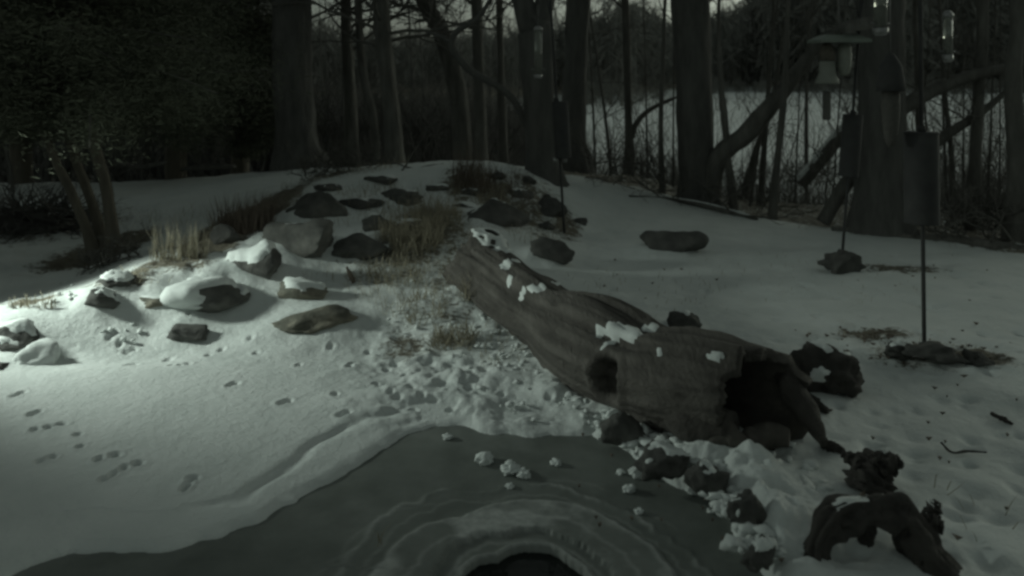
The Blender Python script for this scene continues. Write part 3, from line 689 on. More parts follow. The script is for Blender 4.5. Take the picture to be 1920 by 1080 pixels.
# ------------------------------------------------------------------ driftwood and roots by the pond
def wood_chunk(name, label, cat, paths, mat='driftwood', up=None, seed=0, spots=(), h=.02, rough=.3):
    """paths: lists of (u, v, d, width px); every limb is a part"""
    b = px(*paths[0][0][:3]); base = np.array((b[0], b[1], Z(b[0], b[1])[0]))
    t = thing(name, label, cat, base)
    for i, pth in enumerate(paths):
        P_, R_ = resample([px(u, v, d) for u, v, d, w in pth], [w * d / F_PX / 2 for u, v, d, w in pth], 90)
        R_ = R_ * (1 + .22 * vnoise(np.stack([np.arange(90) * .13, np.zeros(90), np.zeros(90)], 1), seed + i))
        Vt, Ft = tube(P_, R_, 40, rough * .4, seed + i, 8)
        _t = np.repeat(np.arange(90), 40) * .05; _a = np.tile(np.linspace(0, 2 * np.pi, 40, endpoint=False), 90) + _t * .35
        _g = fbm(np.stack([_t * 1.2, np.cos(_a) * 3.2, np.sin(_a) * 3.2], 1), seed + 70 + i, 4)
        Vt = Vt + (Vt - np.repeat(P_, 40, 0)) * (.26 * _g - .25 * np.exp(-(_g / .06) ** 2))[:, None]
        mesh_obj('limb' if i else 'body', Vt, Ft, M[mat], t)
        if up is not None: snow_on(t, Vt, Ft[:-2], (), up, seed + 40 + i, h, 16, .45)
    return t
wood_chunk('driftwood_arch', 'dark arched driftwood branch with snow along its top, bottom right', 'driftwood',
    [[(1520, 1100, 2.93, 46), (1535, 1010, 2.96, 50), (1580, 965, 3.0, 56), (1650, 955, 3.02, 62), (1700, 975, 3.0, 60), (1730, 1035, 2.95, 62), (1790, 1110, 2.86, 64)],
     [(1622, 965, 3.04, 40), (1625, 1030, 3.05, 30), (1628, 1110, 3.04, 28)],
     [(1715, 985, 3.02, 34), (1752, 985, 3.0, 34), (1768, 990, 2.99, 22)],
     [(1735, 975, 3.06, 20), (1752, 952, 3.06, 28), (1758, 940, 3.06, 14)]], up=.8, seed=301, h=.008, rough=.4)
wood_chunk('root_chunk', 'forked dark root chunk poking from snow above the driftwood arch', 'root',
    [[(1628, 930, 3.38, 70), (1635, 895, 3.42, 84), (1642, 870, 3.45, 60), (1660, 852, 3.45, 20)], [(1640, 880, 3.42, 50), (1600, 862, 3.46, 26), (1578, 850, 3.48, 12)], [(1645, 882, 3.42, 50), (1672, 868, 3.42, 34), (1692, 872, 3.42, 12)]], seed=311, rough=.4)
rock(1474, 648, 1617, 748, 'dark upturned root mass dotted with snow, right of the log mouth', 'driftwood', 907, .8, .72, ((1492, 690, 12), (1530, 706, 18), (1545, 662, 18), (1568, 660, 12)), name='root_mass', cuts=-2, lump=.3, h=.016, cat='root', hi=.22, namp=.6, nfreq=14)
wood_chunk('wood_splinter', 'short dark splinter of wood in snow below the root mass', 'wood', [[(1508, 738, 4.28, 10), (1530, 755, 4.2, 16), (1552, 772, 4.12, 10)]], seed=321)
wood_chunk('wood_fragment', 'small dark wood fragment in the snow left of the root chunk', 'wood', [[(1540, 832, 3.8, 16), (1560, 838, 3.76, 24), (1582, 846, 3.72, 12)]], seed=322)
wood_chunk('twig_on_snow', 'thin wiggly twig lying on the right snow', 'twig', [[(1765, 830, 3.85, 4), (1785, 848, 3.76, 4), (1815, 846, 3.77, 4), (1850, 848, 3.76, 3)]], seed=323, rough=.1)
wood_chunk('broken_stick', 'short dark stick on the snow near the right edge', 'stick', [[(1858, 775, 4.2, 6), (1880, 785, 4.15, 9), (1898, 795, 4.1, 5)]], seed=324, rough=.2)
wood_chunk('dead_leaf_stalk', 'little upright brown stalk on the snow below the rock row', 'stalk', [[(664, 530, 6.45, 9), (657, 515, 6.45, 10), (650, 500, 6.45, 4)]], 'grass_rust', seed=325, rough=.3)
# clods of snow scattered on the ice and by the log
CL = [(908, 862, 16, 'pale snow clod on the ice, left of a pair'), (958, 880, 16, 'largest clod of the pair on the ice'), (982, 890, 12, 'smaller clod of the pair on the ice'), (1042, 868, 9, 'lone small clod right of the pair on the ice'), (840, 820, 8, 'tiny clod by the snow edge on the ice'),
      (956, 912, 7, 'tiny clod below the pair on the ice'), (1194, 888, 14, 'clod under the shore rocks on the ice'), (1180, 918, 11, 'lowest clod on the ice under the shore rocks'), (1164, 886, 7, 'tiny clod left of the clod under the shore rocks'), (1300, 922, 9, 'clod on the ice below the dark shore rock'), (1198, 960, 8, 'small clod at the outer ring of the ice'), (1332, 958, 7, 'tiny clod near the snow plastered shore rock')]
for i, (u, v, s_, lab) in enumerate(CL):
    d = F_PX * CAMZ / (v + s_ * .3 - HV); c = np.array(((u - CU) / F_PX * d, d, 0)); r = s_ * d / F_PX
    Q = ICO_V * (1 + .45 * fbm(ICO_V * 2.2 + i * 5, 400 + i, 3))[:, None] * np.array((r, r, r * .6)) + c + np.array((0, 0, r * .42))
    tag(mesh_obj('snow_clod', Q, ICO_F, M['snow'], origin=c), lab, 'snow clod', 'snow clods on the pond ice')

# rubble of small snow lumps along the shore: uncountable
mb = MB(); _b = bmesh.new(); bmesh.ops.create_icosphere(_b, subdivisions=2, radius=1)
_b.verts.ensure_lookup_table(); I2V = np.array([v.co[:] for v in _b.verts]); I2F = [tuple(v.index for v in f.verts) for f in _b.faces]; _b.free()
r = np.random.default_rng(5)
def lumps(pts, n, spread, r0, r1, zoff=.0):
    for i in range(n):
        u, v = pts[r.integers(len(pts))]; u += r.normal() * spread; v += r.normal() * spread * .7
        c = hit(u, v); s_ = r.uniform(r0, r1) ** 1.0
        sdv = ice_sd(np.array([c[0]]), np.array([c[1]]))[0]
        zb = max(c[2], 0.0)
        Q = I2V * (1 + .6 * fbm(I2V * 1.9 + i * 7.1, 500 + i % 17, 3))[:, None] * s_ * np.array((1.2, 1.1, .7)) * r.uniform(.6, 1.3, 3) + np.array((c[0], c[1], zb + s_ * .1 + zoff * r.uniform(0, .6)))
        mb.add(Q, I2F)
lumps([(1190, 805), (1210, 830), (1250, 840), (1170, 790), (1300, 850), (1340, 865), (1260, 860)], 130, 22, .008, .032, .05)
lumps([(1390, 930), (1400, 980), (1420, 1030), (1380, 950), (1430, 900), (1350, 930)], 110, 24, .008, .034, .04)
lumps([(1120, 790), (1140, 810)], 26, 14, .006, .016)
lumps([(1000, 690), (1060, 720), (1040, 660), (960, 730), (1080, 760), (900, 690), (1000, 650), (930, 660)], 110, 42, .005, .020)
lumps([(850, 620), (800, 600), (760, 560), (880, 570), (900, 610)], 80, 40, .005, .018)
lumps([(1440, 850), (1480, 900), (1470, 980)], 45, 35, .008, .028)
lumps([(165, 560), (200, 600), (230, 620), (300, 560), (130, 560), (420, 480), (480, 470)], 50, 24, .006, .02)
tag(mb.build('snow_rubble', M['snow']), 'loose crumbs of snow heaped along the shore and log', None, None, 'stuff')

# ------------------------------------------------------------------ feeder poles and feeders
def pole_with_baffle(label, base_px, top_px, baf, arms, rad=.0125, top_z=2.66):
    b = hit(base_px[0], base_px[1]); d = base_px[2]; b = px(*base_px); b[2] = Z(b[0], b[1])[0]
    tp = px(top_px[0], top_px[1], d); tdir = (tp - b) / (tp[2] - b[2])
    at_z = lambda z: b + tdir * (z - b[2])
    t = thing('feeder_pole', label, 'feeder pole', b, 'steel poles with pipe baffles')
    P_ = [at_z(b[2] - .15), at_z(b[2] + .8), at_z(1.6), at_z(top_z)]
    Vt, Ft = tube(*resample(P_, [rad] * 4, 8), 12); mesh_obj('pole', Vt, Ft, M['black_metal'], t)
    u0, u1, v0, v1 = baf; z1 = CAMZ - (v0 - HV) * d / F_PX; z0 = CAMZ - (v1 - HV) * d / F_PX; rb_ = (u1 - u0) * d / F_PX / 2
    c0, c1 = at_z(z0), at_z(z1); off = ((u0 + u1) / 2 - CU) * d / F_PX - (c0[0] + c1[0]) / 2
    c0[0] += off; c1[0] += off
    Vt, Ft = tube([c0, c0 * .98 + c1 * .02, c0 * .02 + c1 * .98, c1], [rb_ * .99, rb_, rb_, rb_ * .97], 32)
    bf = mesh_obj('baffle', Vt, Ft, M['black_metal'], t)
    for zc in (c0 * .985 + c1 * .015, c1 * .985 + c0 * .015):
        Vt, Ft = tube([zc - (c1 - c0) * .008, zc + (c1 - c0) * .008], [rb_ * 1.03] * 2, 32); mesh_obj('band', Vt, Ft, M['black_metal'], bf)
    Vt, Ft = tube([at_z(z1 - .01), at_z(z1 + .04)], [.03, .022], 12); mesh_obj('collar', Vt, Ft, M['black_metal'], t)
    ends = []
    for (ux, dd) in arms:
        e = px(ux, 0, dd); e[2] = top_z - .03; s0 = at_z(top_z - .25); mid = (s0 + e) / 2; mid[2] = top_z + .06
        Vt, Ft = tube(*resample([s0, mid, e + np.array((0, 0, .03)), e - np.array((0, 0, .02))], [.007, .007, .006, .005], 18), 8)
        mesh_obj('arm', Vt, Ft, M['black_metal'], t); ends.append(e - np.array((0, 0, .02)))
    return t, at_z, ends

def wire(parent, a, b, r=.002):
    Vt, Ft = tube([a, b], [r, r], 6); return mesh_obj('hanger', Vt, Ft, M['steel'], parent)

def tube_feeder(label, u, v0, v1, w, d, top, mat='plastic'):
    c = px(u, v1, d); z1 = CAMZ - (v0 - HV) * d / F_PX; r_ = w * d / F_PX / 2; L = z1 - c[2]
    t = thing('tube_feeder', label, 'bird feeder', c)
    mesh_obj('tube', *lathe([(r_ * .92, 0), (r_ * .92, L)], c, 20), M[mat], t)
    mesh_obj('seed_column', *lathe([(r_ * .8, .012), (r_ * .8, L * .45), (r_ * .2, L * .5)], c, 14), M['seed'], t)
    mesh_obj('cap', *lathe([(r_ * 1.12, L - .012), (r_ * 1.12, L + .012), (r_ * .5, L + .035)], c, 20), M['steel'], t)
    mesh_obj('base', *lathe([(r_ * .7, -.03), (r_ * 1.08, -.012), (r_ * 1.08, .02)], c, 20), M['steel'], t)
    for k, (zf, an) in enumerate(((.15, .4), (.15, 3.5), (.5, 2.0), (.5, 5.1))):
        p0 = c + np.array((0, 0, L * zf)); dv = np.array((math.cos(an), math.sin(an), 0)) * (r_ + .035)
        Vt, Ft = tube([p0 + dv * .5, p0 + dv], [.004, .004], 6); mesh_obj('perch', Vt, Ft, M['steel'], t)
    wire(t, c + np.array((0, 0, L + .03)), np.array((c[0], c[1], top)) if np.isscalar(top) else top)
    return t

p1, at1, e1 = pole_with_baffle('nearest dark feeder pole with long pipe baffle, at the right', (1733, 655, 5.1), (1728, 240), (1697, 1758, 247, 418), [(1668, 5.06), (1777, 5.08), (1645, 5.25)], .013)
p2, at2, e2 = pole_with_baffle('farther baffled feeder pole leaning beside the thick right trunk', (1578, 490, 7.65), (1603, 160), (1577, 1613, 215, 331), [(1572, 7.5), (1636, 7.6)], .014)
p3, at3, e3 = pole_with_baffle('thin feeder pole with narrow baffle in front of the forked trunk', (1058, 430, 8.4), (1050, 300), (1038, 1068, 190, 296), [(1010, 8.3)], .014)
# two bright clips at the lower rim of the narrow baffle
for s_ in (-1, 1):
    cc = at3(CAMZ - (297 - HV) * 8.4 / F_PX); Vb, Fb = box(cc + np.array((s_ * .05, -.03, -.015)), (.05, .012, .05)); mesh_obj('clip', Vb, Fb, M['steel'], p3)
# sock feeder under a dark dome on the nearest pole
c = px(1670, 275, 5.06); t = thing('sock_feeder', 'pale tapering sock feeder under a dark dome, before the thick right trunk', 'bird feeder', c)
k_ = 5.06 / F_PX
mesh_obj('sock', *lathe([(5 * k_, 0), (11 * k_, 14 * k_), (15 * k_, 45 * k_), (16.5 * k_, 75 * k_), (16 * k_, 104 * k_)], c, 24), M['sock'], t)
mesh_obj('dome', *lathe([(26 * k_, 104 * k_), (25 * k_, 120 * k_), (20 * k_, 150 * k_), (9 * k_, 170 * k_), (3 * k_, 176 * k_)], c, 24), M['black_metal'], t)
wire(t, c + np.array((0, 0, 175 * k_)), e1[0])
for s_ in (-1, 1):
    Vt, Ft = tube([c + np.array((s_ * 20 * k_, 0, 104 * k_)), c + np.array((s_ * 20 * k_, 0, 145 * k_))], [.004, .004], 6); mesh_obj('side_wire', Vt, Ft, M['steel'], t)
tube_feeder('slim tube feeder at the upper right, right of the nearest pole', 1777, 30, 108, 18, 5.08, e1[1])
tube_feeder('tube feeder with metal brackets left of the nearest pole, above the sock feeder', 1651, -40, 58, 26, 5.25, e1[2])
tube_feeder('slim tube feeder hanging before the forked trunk, glowing at its foot', 1009, 55, 143, 16, 8.3, e3[0])
# covered hopper feeder with two seed pods
d = 7.5; k_ = d / F_PX; c = px(1572, 160, d); t = thing('hopper_feeder', 'greenish covered feeder with flat roof and two seed hoppers, top right', 'bird feeder', c)
def roof_slab(cx, cz, w0, w1, dp, th_, tilt=0):
    V_ = []
    for zz_, ww, dd_ in ((0, w0, dp), (th_ * .35, w0, dp), (th_, w1, dp * .55)):
        for sx, sy in ((-1, -1), (1, -1), (1, 1), (-1, 1)): V_.append((cx + sx * ww / 2, d + sy * dd_ / 2, cz + zz_ + tilt * sx))
    F_ = [(3, 2, 1, 0), (8, 9, 10, 11)] + [(a * 4 + i, a * 4 + (i + 1) % 4, a * 4 + 4 + (i + 1) % 4, a * 4 + 4 + i) for a in (0, 1) for i in range(4)]
    return np.array(V_), F_
zr = CAMZ - (80 - HV) * k_
mesh_obj('roof', *roof_slab(px(1573, 80, d)[0], zr, 94 * k_, 62 * k_, .34, 14 * k_), M['feeder_roof'], t, smooth=False)
mesh_obj('upper_roof', *roof_slab(px(1606, 60, d)[0], CAMZ - (58 - HV) * k_, 66 * k_, 44 * k_, .3, 22 * k_, 4 * k_), M['bark'], t, smooth=False)
cl = px(1551, 157, d)
mesh_obj('bell_hopper', *lathe([(22 * k_, 0), (21 * k_, 5 * k_), (15 * k_, 20 * k_), (14 * k_, 42 * k_)], cl, 24), M['feeder_green'], t)
mesh_obj('seed_cup', *lathe([(13 * k_, 43 * k_), (14.5 * k_, 52 * k_), (13 * k_, 68 * k_), (7 * k_, 76 * k_)], cl, 24), M['seed'], t)
cr = px(1583, 142, d)
mesh_obj('oval_hopper', *lathe([(4 * k_, 0), (10 * k_, 5 * k_), (13 * k_, 20 * k_), (13.5 * k_, 42 * k_), (11 * k_, 60 * k_)], cr, 24), M['feeder_green'], t)
mesh_obj('bracket', *box(px(1592, 70, d), (44 * k_, .02, 3 * k_)), M['black_metal'], t)
wire(t, px(1573, 66, d), e2[0], .003)
c = px(1550, 225, 7.5); t = thing('suet_tube', 'small dark cylinder hanging below the greenish covered feeder', 'bird feeder', c)
mesh_obj('cylinder', *lathe([(6.5 * k_, 0), (7.5 * k_, 2 * k_), (7.5 * k_, 50 * k_), (6 * k_, 54 * k_)], c, 20), M['bark_dark'], t)
wire(t, c + np.array((0, 0, 53 * k_)), px(1550, 157, 7.5), .003)

# ------------------------------------------------------------------ trees
def grow(mb, p, dirv, L, r0, lev, rg, sides=4, droop=0.0, kids=(6, 5, 4), spread=.9):
    n = 5 if lev < 2 else 4; P_ = [p]; dcur = dirv.copy()
    for i in range(n):
        dcur = dcur + rg.normal(size=3) * .16 + np.array((0, 0, .05 - droop)); dcur /= np.linalg.norm(dcur); P_.append(P_[-1] + dcur * L / n)
    P_ = np.array(P_); R_ = np.linspace(r0, r0 * .35, n + 1)
    V_, F_ = tube(P_, R_, sides if lev < 2 else 3, caps=False); mb.add(V_, F_)
    if lev >= len(kids): return
    for k in range(kids[lev]):
        f = rg.uniform(.25, 1.0); i = min(int(f * n), n - 1); q = P_[i] + (P_[i + 1] - P_[i]) * (f * n - i)
        a = rg.normal(size=3); a -= dcur * a.dot(dcur); a /= np.linalg.norm(a) + 1e-9
        nd = dcur * rg.uniform(.5, .9) + a * spread * rg.uniform(.5, 1); nd[2] += .1; nd /= np.linalg.norm(nd)
        grow(mb, q, nd, L * rg.uniform(.4, .65), r0 * rg.uniform(.4, .55), lev + 1, rg, sides, droop, kids, spread)

def tree(label, pts, seed, H=8.0, name='bare_tree', mat='bark', nbr=9, bl=2.2, b0=None, rough=.08, extra=(), group=None, kids=(6, 5, 3), flare=1.35, cat='tree', droop=.02, sides=40):
    """pts: trunk from foot upwards as (u, v, distance, width px); b0: height above which it branches"""
    rg = np.random.default_rng(seed)
    Q = [px(u, v, d) for u, v, d, w in pts]; R0 = [w * d / F_PX / 2 for u, v, d, w in pts]
    g = Z(Q[0][0], Q[0][1])[0]; foot = np.array((Q[0][0], Q[0][1], g))
    Q[0] = foot - np.array((0, 0, .12)); R0[0] *= flare
    # continue above the frame
    if Q[-1][2] < H:
        dv = Q[-1] - Q[-2]; dv /= np.linalg.norm(dv); dv = dv * .6 + np.array((0, 0, .4)) ; dv /= np.linalg.norm(dv)
        m_ = Q[-1] + dv * (H - Q[-1][2]) * .5 / max(dv[2], .3); Q.append(m_ + rg.normal(size=3) * .1); R0.append(R0[-1] * .72)
        Q.append(m_ + dv * (H - m_[2]) / max(dv[2], .3)); R0.append(R0[-1] * .3)
    P_, R_ = resample(Q, R0, max(44, int(8 * len(Q))))
    t = thing(name, label, cat, foot, group)
    V_, F_ = tube(P_, R_, sides, rough, seed, 5); V_ = V_ + (V_ - np.repeat(P_, sides, 0)) * (.09 * fbm(V_ * np.array((15, 15, 1.4)), seed + 2, 3))[:, None]; mesh_obj('trunk', V_, F_, M[mat], t)
    zb = b0 if b0 is not None else 2.6
    mb_ = MB(); c_ = [i for i in range(len(P_)) if P_[i][2] > zb]
    for k in range(nbr if c_ else 0):
        i = c_[int((k + rg.random()) / nbr * len(c_)) % len(c_)]
        an = rg.uniform(0, 2 * np.pi); dv = np.array((math.cos(an), math.sin(an), rg.uniform(.1, .8))); dv /= np.linalg.norm(dv)
        grow(mb_, P_[i], dv, bl * rg.uniform(.6, 1.1), min(R_[i] * .35, .032), 0, rg, 5, droop, kids)
    if mb_.n: mb_.build('crown', M['twig'], t)
    for ex in extra:
        Pe, Re = resample([px(u, v, d) for u, v, d, w in ex], [w * d / F_PX / 2 for u, v, d, w in ex], 24)
        V_, F_ = tube(Pe, Re, 8, .1, seed + 1, 8); mesh_obj('branch', V_, F_, M[mat], t)
    return t

tree('massive dark trunk at centre left with spreading foot', [(566, 302, 13.0, 92), (556, 270, 13.0, 78), (548, 150, 13.0, 72), (544, 0, 13.0, 70)], 11, 9, mat='bark_dark', bl=3)
tree('leaning slim trunk between the massive left trunk and the centre gap of sky', [(742, 306, 12.6, 32), (735, 220, 12.6, 30), (722, 100, 12.6, 32), (714, 0, 12.6, 30)], 12, 8, bl=2.2, b0=2.2, nbr=18)
tree('straight dark trunk just right of the massive left trunk', [(664, 296, 15, 22), (655, 150, 15, 21), (648, 0, 15, 20)], 13, 8, b0=2.2, nbr=18)
tree('thin curving trunk crossing in front of the left thicket', [(706, 302, 13.5, 14), (701, 230, 13.5, 14), (685, 160, 13.5, 15), (676, 90, 13.5, 15), (672, 0, 13.5, 14)], 14, 6, nbr=6)
tree('pale grey trunk curving left at the top, beside the patch of sky', [(868, 305, 14.5, 30), (862, 200, 14.5, 32), (838, 90, 14.5, 34), (815, 35, 14.5, 32), (795, 0, 14.5, 30)], 15, 8, b0=2.8, nbr=14)
tree('dark forked trunk in the middle behind the mound', [(1022, 338, 10.2, 66), (1016, 280, 10.2, 58), (1008, 150, 10.2, 62), (1004, 60, 10.2, 66), (980, 0, 10.2, 38)], 16, 9, mat='bark_dark', nbr=8, b0=2.9, bl=2.6,
     extra=[[(1006, 70, 10.2, 44), (1018, 20, 10.2, 38), (1028, -60, 10.2, 34), (1040, -300, 10.2, 20)], [(1006, 262, 10.2, 14), (985, 232, 10.15, 13), (965, 190, 10.1, 13), (935, 163, 10.05, 14), (885, 135, 10.0, 14), (853, 100, 10.0, 14), (848, 74, 10.0, 13), (862, 55, 10.0, 11), (898, 32, 10.0, 9), (930, -20, 10, 6)], [(848, 80, 10.0, 10), (825, 68, 10.0, 8), (800, 60, 10, 4)]])
tree('dark upright trunk close right of the forked trunk', [(1078, 318, 12.0, 58), (1074, 260, 12.0, 48), (1080, 120, 12.0, 44), (1086, 0, 12.0, 46)], 17, 9, mat='bark_dark', bl=2.6)
tree('thick dark trunk standing alone right of centre', [(1312, 386, 11.0, 70), (1306, 330, 11.0, 64), (1300, 150, 11.0, 66), (1296, 0, 11.0, 74)], 18, 9, mat='bark_dark', bl=2.8)
tree('thickest right trunk, behind the feeder poles', [(1652, 428, 9.4, 100), (1651, 360, 9.4, 92), (1652, 180, 9.4, 80), (1650, 0, 9.4, 76)], 19, 9, mat='bark_dark', bl=2.8)
tree('slim dark trunk above the grassy mound top', [(903, 300, 14, 22), (898, 150, 14, 21), (893, 0, 14, 20)], 20, 8, nbr=16, b0=2.6)
tree('thin pole like trunk left of the forked trunk', [(946, 303, 15, 15), (940, 150, 15, 13), (936, 0, 15, 12)], 21, 7, b0=2.6, nbr=8)
tree('grey sapling trunk with one arching limb, right of the twin dark trunks', [(1181, 330, 12.8, 20), (1179, 250, 12.8, 16), (1176, 120, 12.8, 14), (1172, 0, 12.8, 13)], 22, 7, nbr=10, b0=2.7,
     extra=[[(1184, 258, 12.8, 12), (1195, 228, 12.8, 10), (1220, 205, 12.8, 9), (1250, 190, 12.8, 7), (1275, 180, 12.8, 4)]])
tree('straight thin sapling between the arching limb tree and the lone thick trunk', [(1243, 372, 11.2, 11), (1239, 250, 11.2, 9), (1243, 100, 11.2, 8), (1247, 0, 11.2, 7)], 23, 6, nbr=7, b0=2.7)
tree('thin sapling just right of the lone thick trunk', [(1379, 392, 10.7, 14), (1366, 300, 10.7, 12), (1356, 200, 10.7, 13), (1350, 140, 10.7, 9), (1348, 0, 10.7, 6)], 24, 6, nbr=6, b0=2.6)
tree('leaning sapling rising under the sloping trunk, nearest the lone thick trunk', [(1392, 335, 12.4, 14), (1415, 290, 12.4, 12), (1438, 230, 12.4, 10), (1450, 180, 12.4, 8), (1470, 60, 12.4, 5)], 25, 5, nbr=5, b0=2.3)
tree('slightly leaning sapling under the sloping trunk, middle of three', [(1424, 355, 11.8, 12), (1432, 290, 11.8, 11), (1438, 210, 11.8, 9), (1446, 80, 11.8, 7), (1450, 0, 11.8, 6)], 26, 6, nbr=6, b0=2.6)
tree('sturdier sapling under the sloping trunk, rightmost of three', [(1446, 402, 10.3, 15), (1457, 310, 10.3, 13), (1468, 200, 10.3, 13), (1474, 100, 10.3, 10), (1478, 0, 10.3, 8)], 27, 6, nbr=6, b0=2.5)
tree('dark sapling trunk near the right edge behind the baffle', [(1822, 415, 9.8, 24), (1828, 300, 9.8, 22), (1836, 160, 9.8, 20), (1842, 0, 9.8, 20)], 28, 8, nbr=10, b0=2.6)
tree('dark trunk cut by the right edge of the photo', [(1908, 440, 9.0, 40), (1906, 300, 9.0, 32), (1900, 140, 9.0, 28), (1912, 0, 9.0, 26)], 29, 8, nbr=8, b0=2.6)
tree('thin sapling behind the nearest pole and right of the thick right trunk', [(1722, 380, 11.5, 10), (1722, 250, 11.5, 10), (1718, 100, 11.5, 9), (1716, 0, 11.5, 8)], 30, 6, nbr=6, b0=2.6)
tree('thin sapling midway between the nearest pole and the right edge', [(1790, 390, 11, 10), (1783, 280, 11, 9), (1772, 180, 11, 8), (1765, 60, 11, 6)], 31, 6, nbr=6, b0=2.5)
tree('very thin sapling left of the farther feeder pole', [(1512, 300, 16, 7), (1512, 200, 16, 6), (1516, 80, 16, 5)], 32, 5, nbr=6, b0=2.2)
SAP = ['slender twiggy sapling nearest right of the twin dark trunks', 'slender twiggy sapling just left of the arching limb tree', 'slender twiggy sapling under the arching limb', 'slender twiggy sapling hard left of the lone thick trunk',
       'slender twiggy sapling in the fork under the sloping trunk', 'slender twiggy sapling right of the three saplings under the sloping trunk', 'slender twiggy sapling below the hanging dark cylinder', 'slender twiggy sapling touching the right side of the thickest right trunk',
       'slender twiggy sapling behind the left half of the nearest baffle', 'slender twiggy sapling right behind the nearest baffle, far one', 'slender twiggy sapling just left of the dark sapling trunk near the right edge', 'slender twiggy sapling just right of the dark sapling trunk near the right edge',
       'slender twiggy sapling midway between the last two dark trunks at the right', 'slender twiggy sapling hugging the dark trunk at the right edge', 'slender twiggy sapling cut off by the right edge of the photo']
for i, (u, v, d_) in enumerate([(1118, 345, 13.5), (1150, 340, 13), (1215, 355, 12.5), (1262, 365, 12.2), (1405, 400, 11.6), (1490, 400, 12.4), (1560, 410, 12.0), (1712, 420, 11.4), (1752, 430, 10.8), (1776, 425, 11.8), (1806, 435, 10.6), (1850, 440, 11.2), (1874, 445, 10.2), (1896, 440, 11.6), (1925, 450, 10.4)]):
    rg = np.random.default_rng(3000 + i); w_ = rg.uniform(4, 7); l_ = rg.normal() * 18
    tree(SAP[i], [(u, v, d_, w_), (u + l_ * .4, v - 110, d_, w_ * .85), (u + l_, v - 260, d_, w_ * .6), (u + l_ * 1.5, -20, d_, w_ * .4)], 3100 + i, 4.5, name='sapling', nbr=13, bl=1.1, b0=.35, kids=(5, 4, 3), group='saplings in the tangled undergrowth', sides=8, flare=1.1)
# sloping and fallen trunks
def leaner(label, pts, seed, snow=None, name='leaning_trunk', mat='bark', twigs=6):
    Q = [px(u, v, d) for u, v, d, w in pts]; R0 = [w * d / F_PX / 2 for *_x, d, w in pts]
    P_, R_ = resample(Q, R0, 40); foot = np.array((P_[0][0], P_[0][1], Z(P_[0][0], P_[0][1])[0]))
    t = thing(name, label, 'tree trunk', foot); V_, F_ = tube(P_, R_, 20, .1, seed, 6); mesh_obj('trunk', V_, F_, M[mat], t)
    if snow is not None: snow_on(t, V_, F_[:-2], (), snow, seed, .02, 8, .4)
    rg = np.random.default_rng(seed); mb_ = MB()
    for k in range(twigs):
        i = rg.integers(12, 38); dv = rg.normal(size=3); dv[2] = abs(dv[2]); dv /= np.linalg.norm(dv)
        grow(mb_, P_[i], dv, .7, .012, 1, rg, 4)
    if mb_.n: mb_.build('twigs', M['twig'], t)
    return t
leaner('sloping trunk with snow on its back, leaning right from the lone thick trunk', [(1330, 385, 10.9, 40), (1345, 300, 10.8, 36), (1400, 250, 10.7, 36), (1460, 180, 10.6, 30), (1530, 92, 10.5, 22), (1600, 40, 10.4, 14)], 41, .8)
leaner('dark sloping limb rising to the right edge from the thick right trunk', [(1672, 215, 9.5, 30), (1730, 180, 9.6, 27), (1820, 142, 9.7, 22), (1925, 122, 9.8, 18)], 42, None)
leaner('dark sloping limb crossing lower behind the nearest baffle', [(1640, 420, 9.9, 22), (1690, 330, 9.9, 22), (1762, 262, 9.9, 20), (1838, 212, 9.9, 14), (1900, 160, 9.9, 8)], 43, None)
leaner('short dark leaning trunk at the foot of the farther feeder pole', [(1543, 418, 9.9, 28), (1570, 370, 9.9, 26), (1600, 325, 9.9, 24), (1630, 280, 9.9, 22)], 44, None)
leaner('snowy pale fallen trunk among the brush left of the farther pole', [(1500, 345, 14, 24), (1530, 310, 14, 26), (1575, 255, 14, 26), (1610, 220, 14, 20)], 45, .3)
leaner('fallen branch along the woodland edge below the lone thick trunk', [(1180, 368, 10.3, 5), (1250, 374, 10.6, 9), (1330, 388, 10.5, 11), (1420, 412, 10.0, 8)], 46, .75, 'fallen_branch')
leaner('dark fallen branch along the woodland edge at the far right', [(1560, 428, 9.5, 10), (1700, 446, 9.0, 16), (1800, 452, 8.8, 20), (1960, 478, 8.3, 24)], 47, None, 'fallen_branch')
leaner('thin dark limb on the crest left of the mound top', [(690, 342, 9.4, 6), (740, 328, 9.6, 8), (800, 314, 9.8, 7), (832, 308, 9.9, 4)], 48, None, 'fallen_branch', twigs=2)
leaner('dark branch lying on the shaded snow at left centre', [(340, 318, 13.2, 6), (390, 312, 13.2, 14), (440, 312, 13.0, 8)], 49, None, 'fallen_branch')
leaner('dark branch tangle lying under the conifer boughs', [(215, 300, 12.5, 6), (260, 312, 12.2, 10), (310, 305, 12.0, 6)], 50, None, 'fallen_branch', twigs=10)

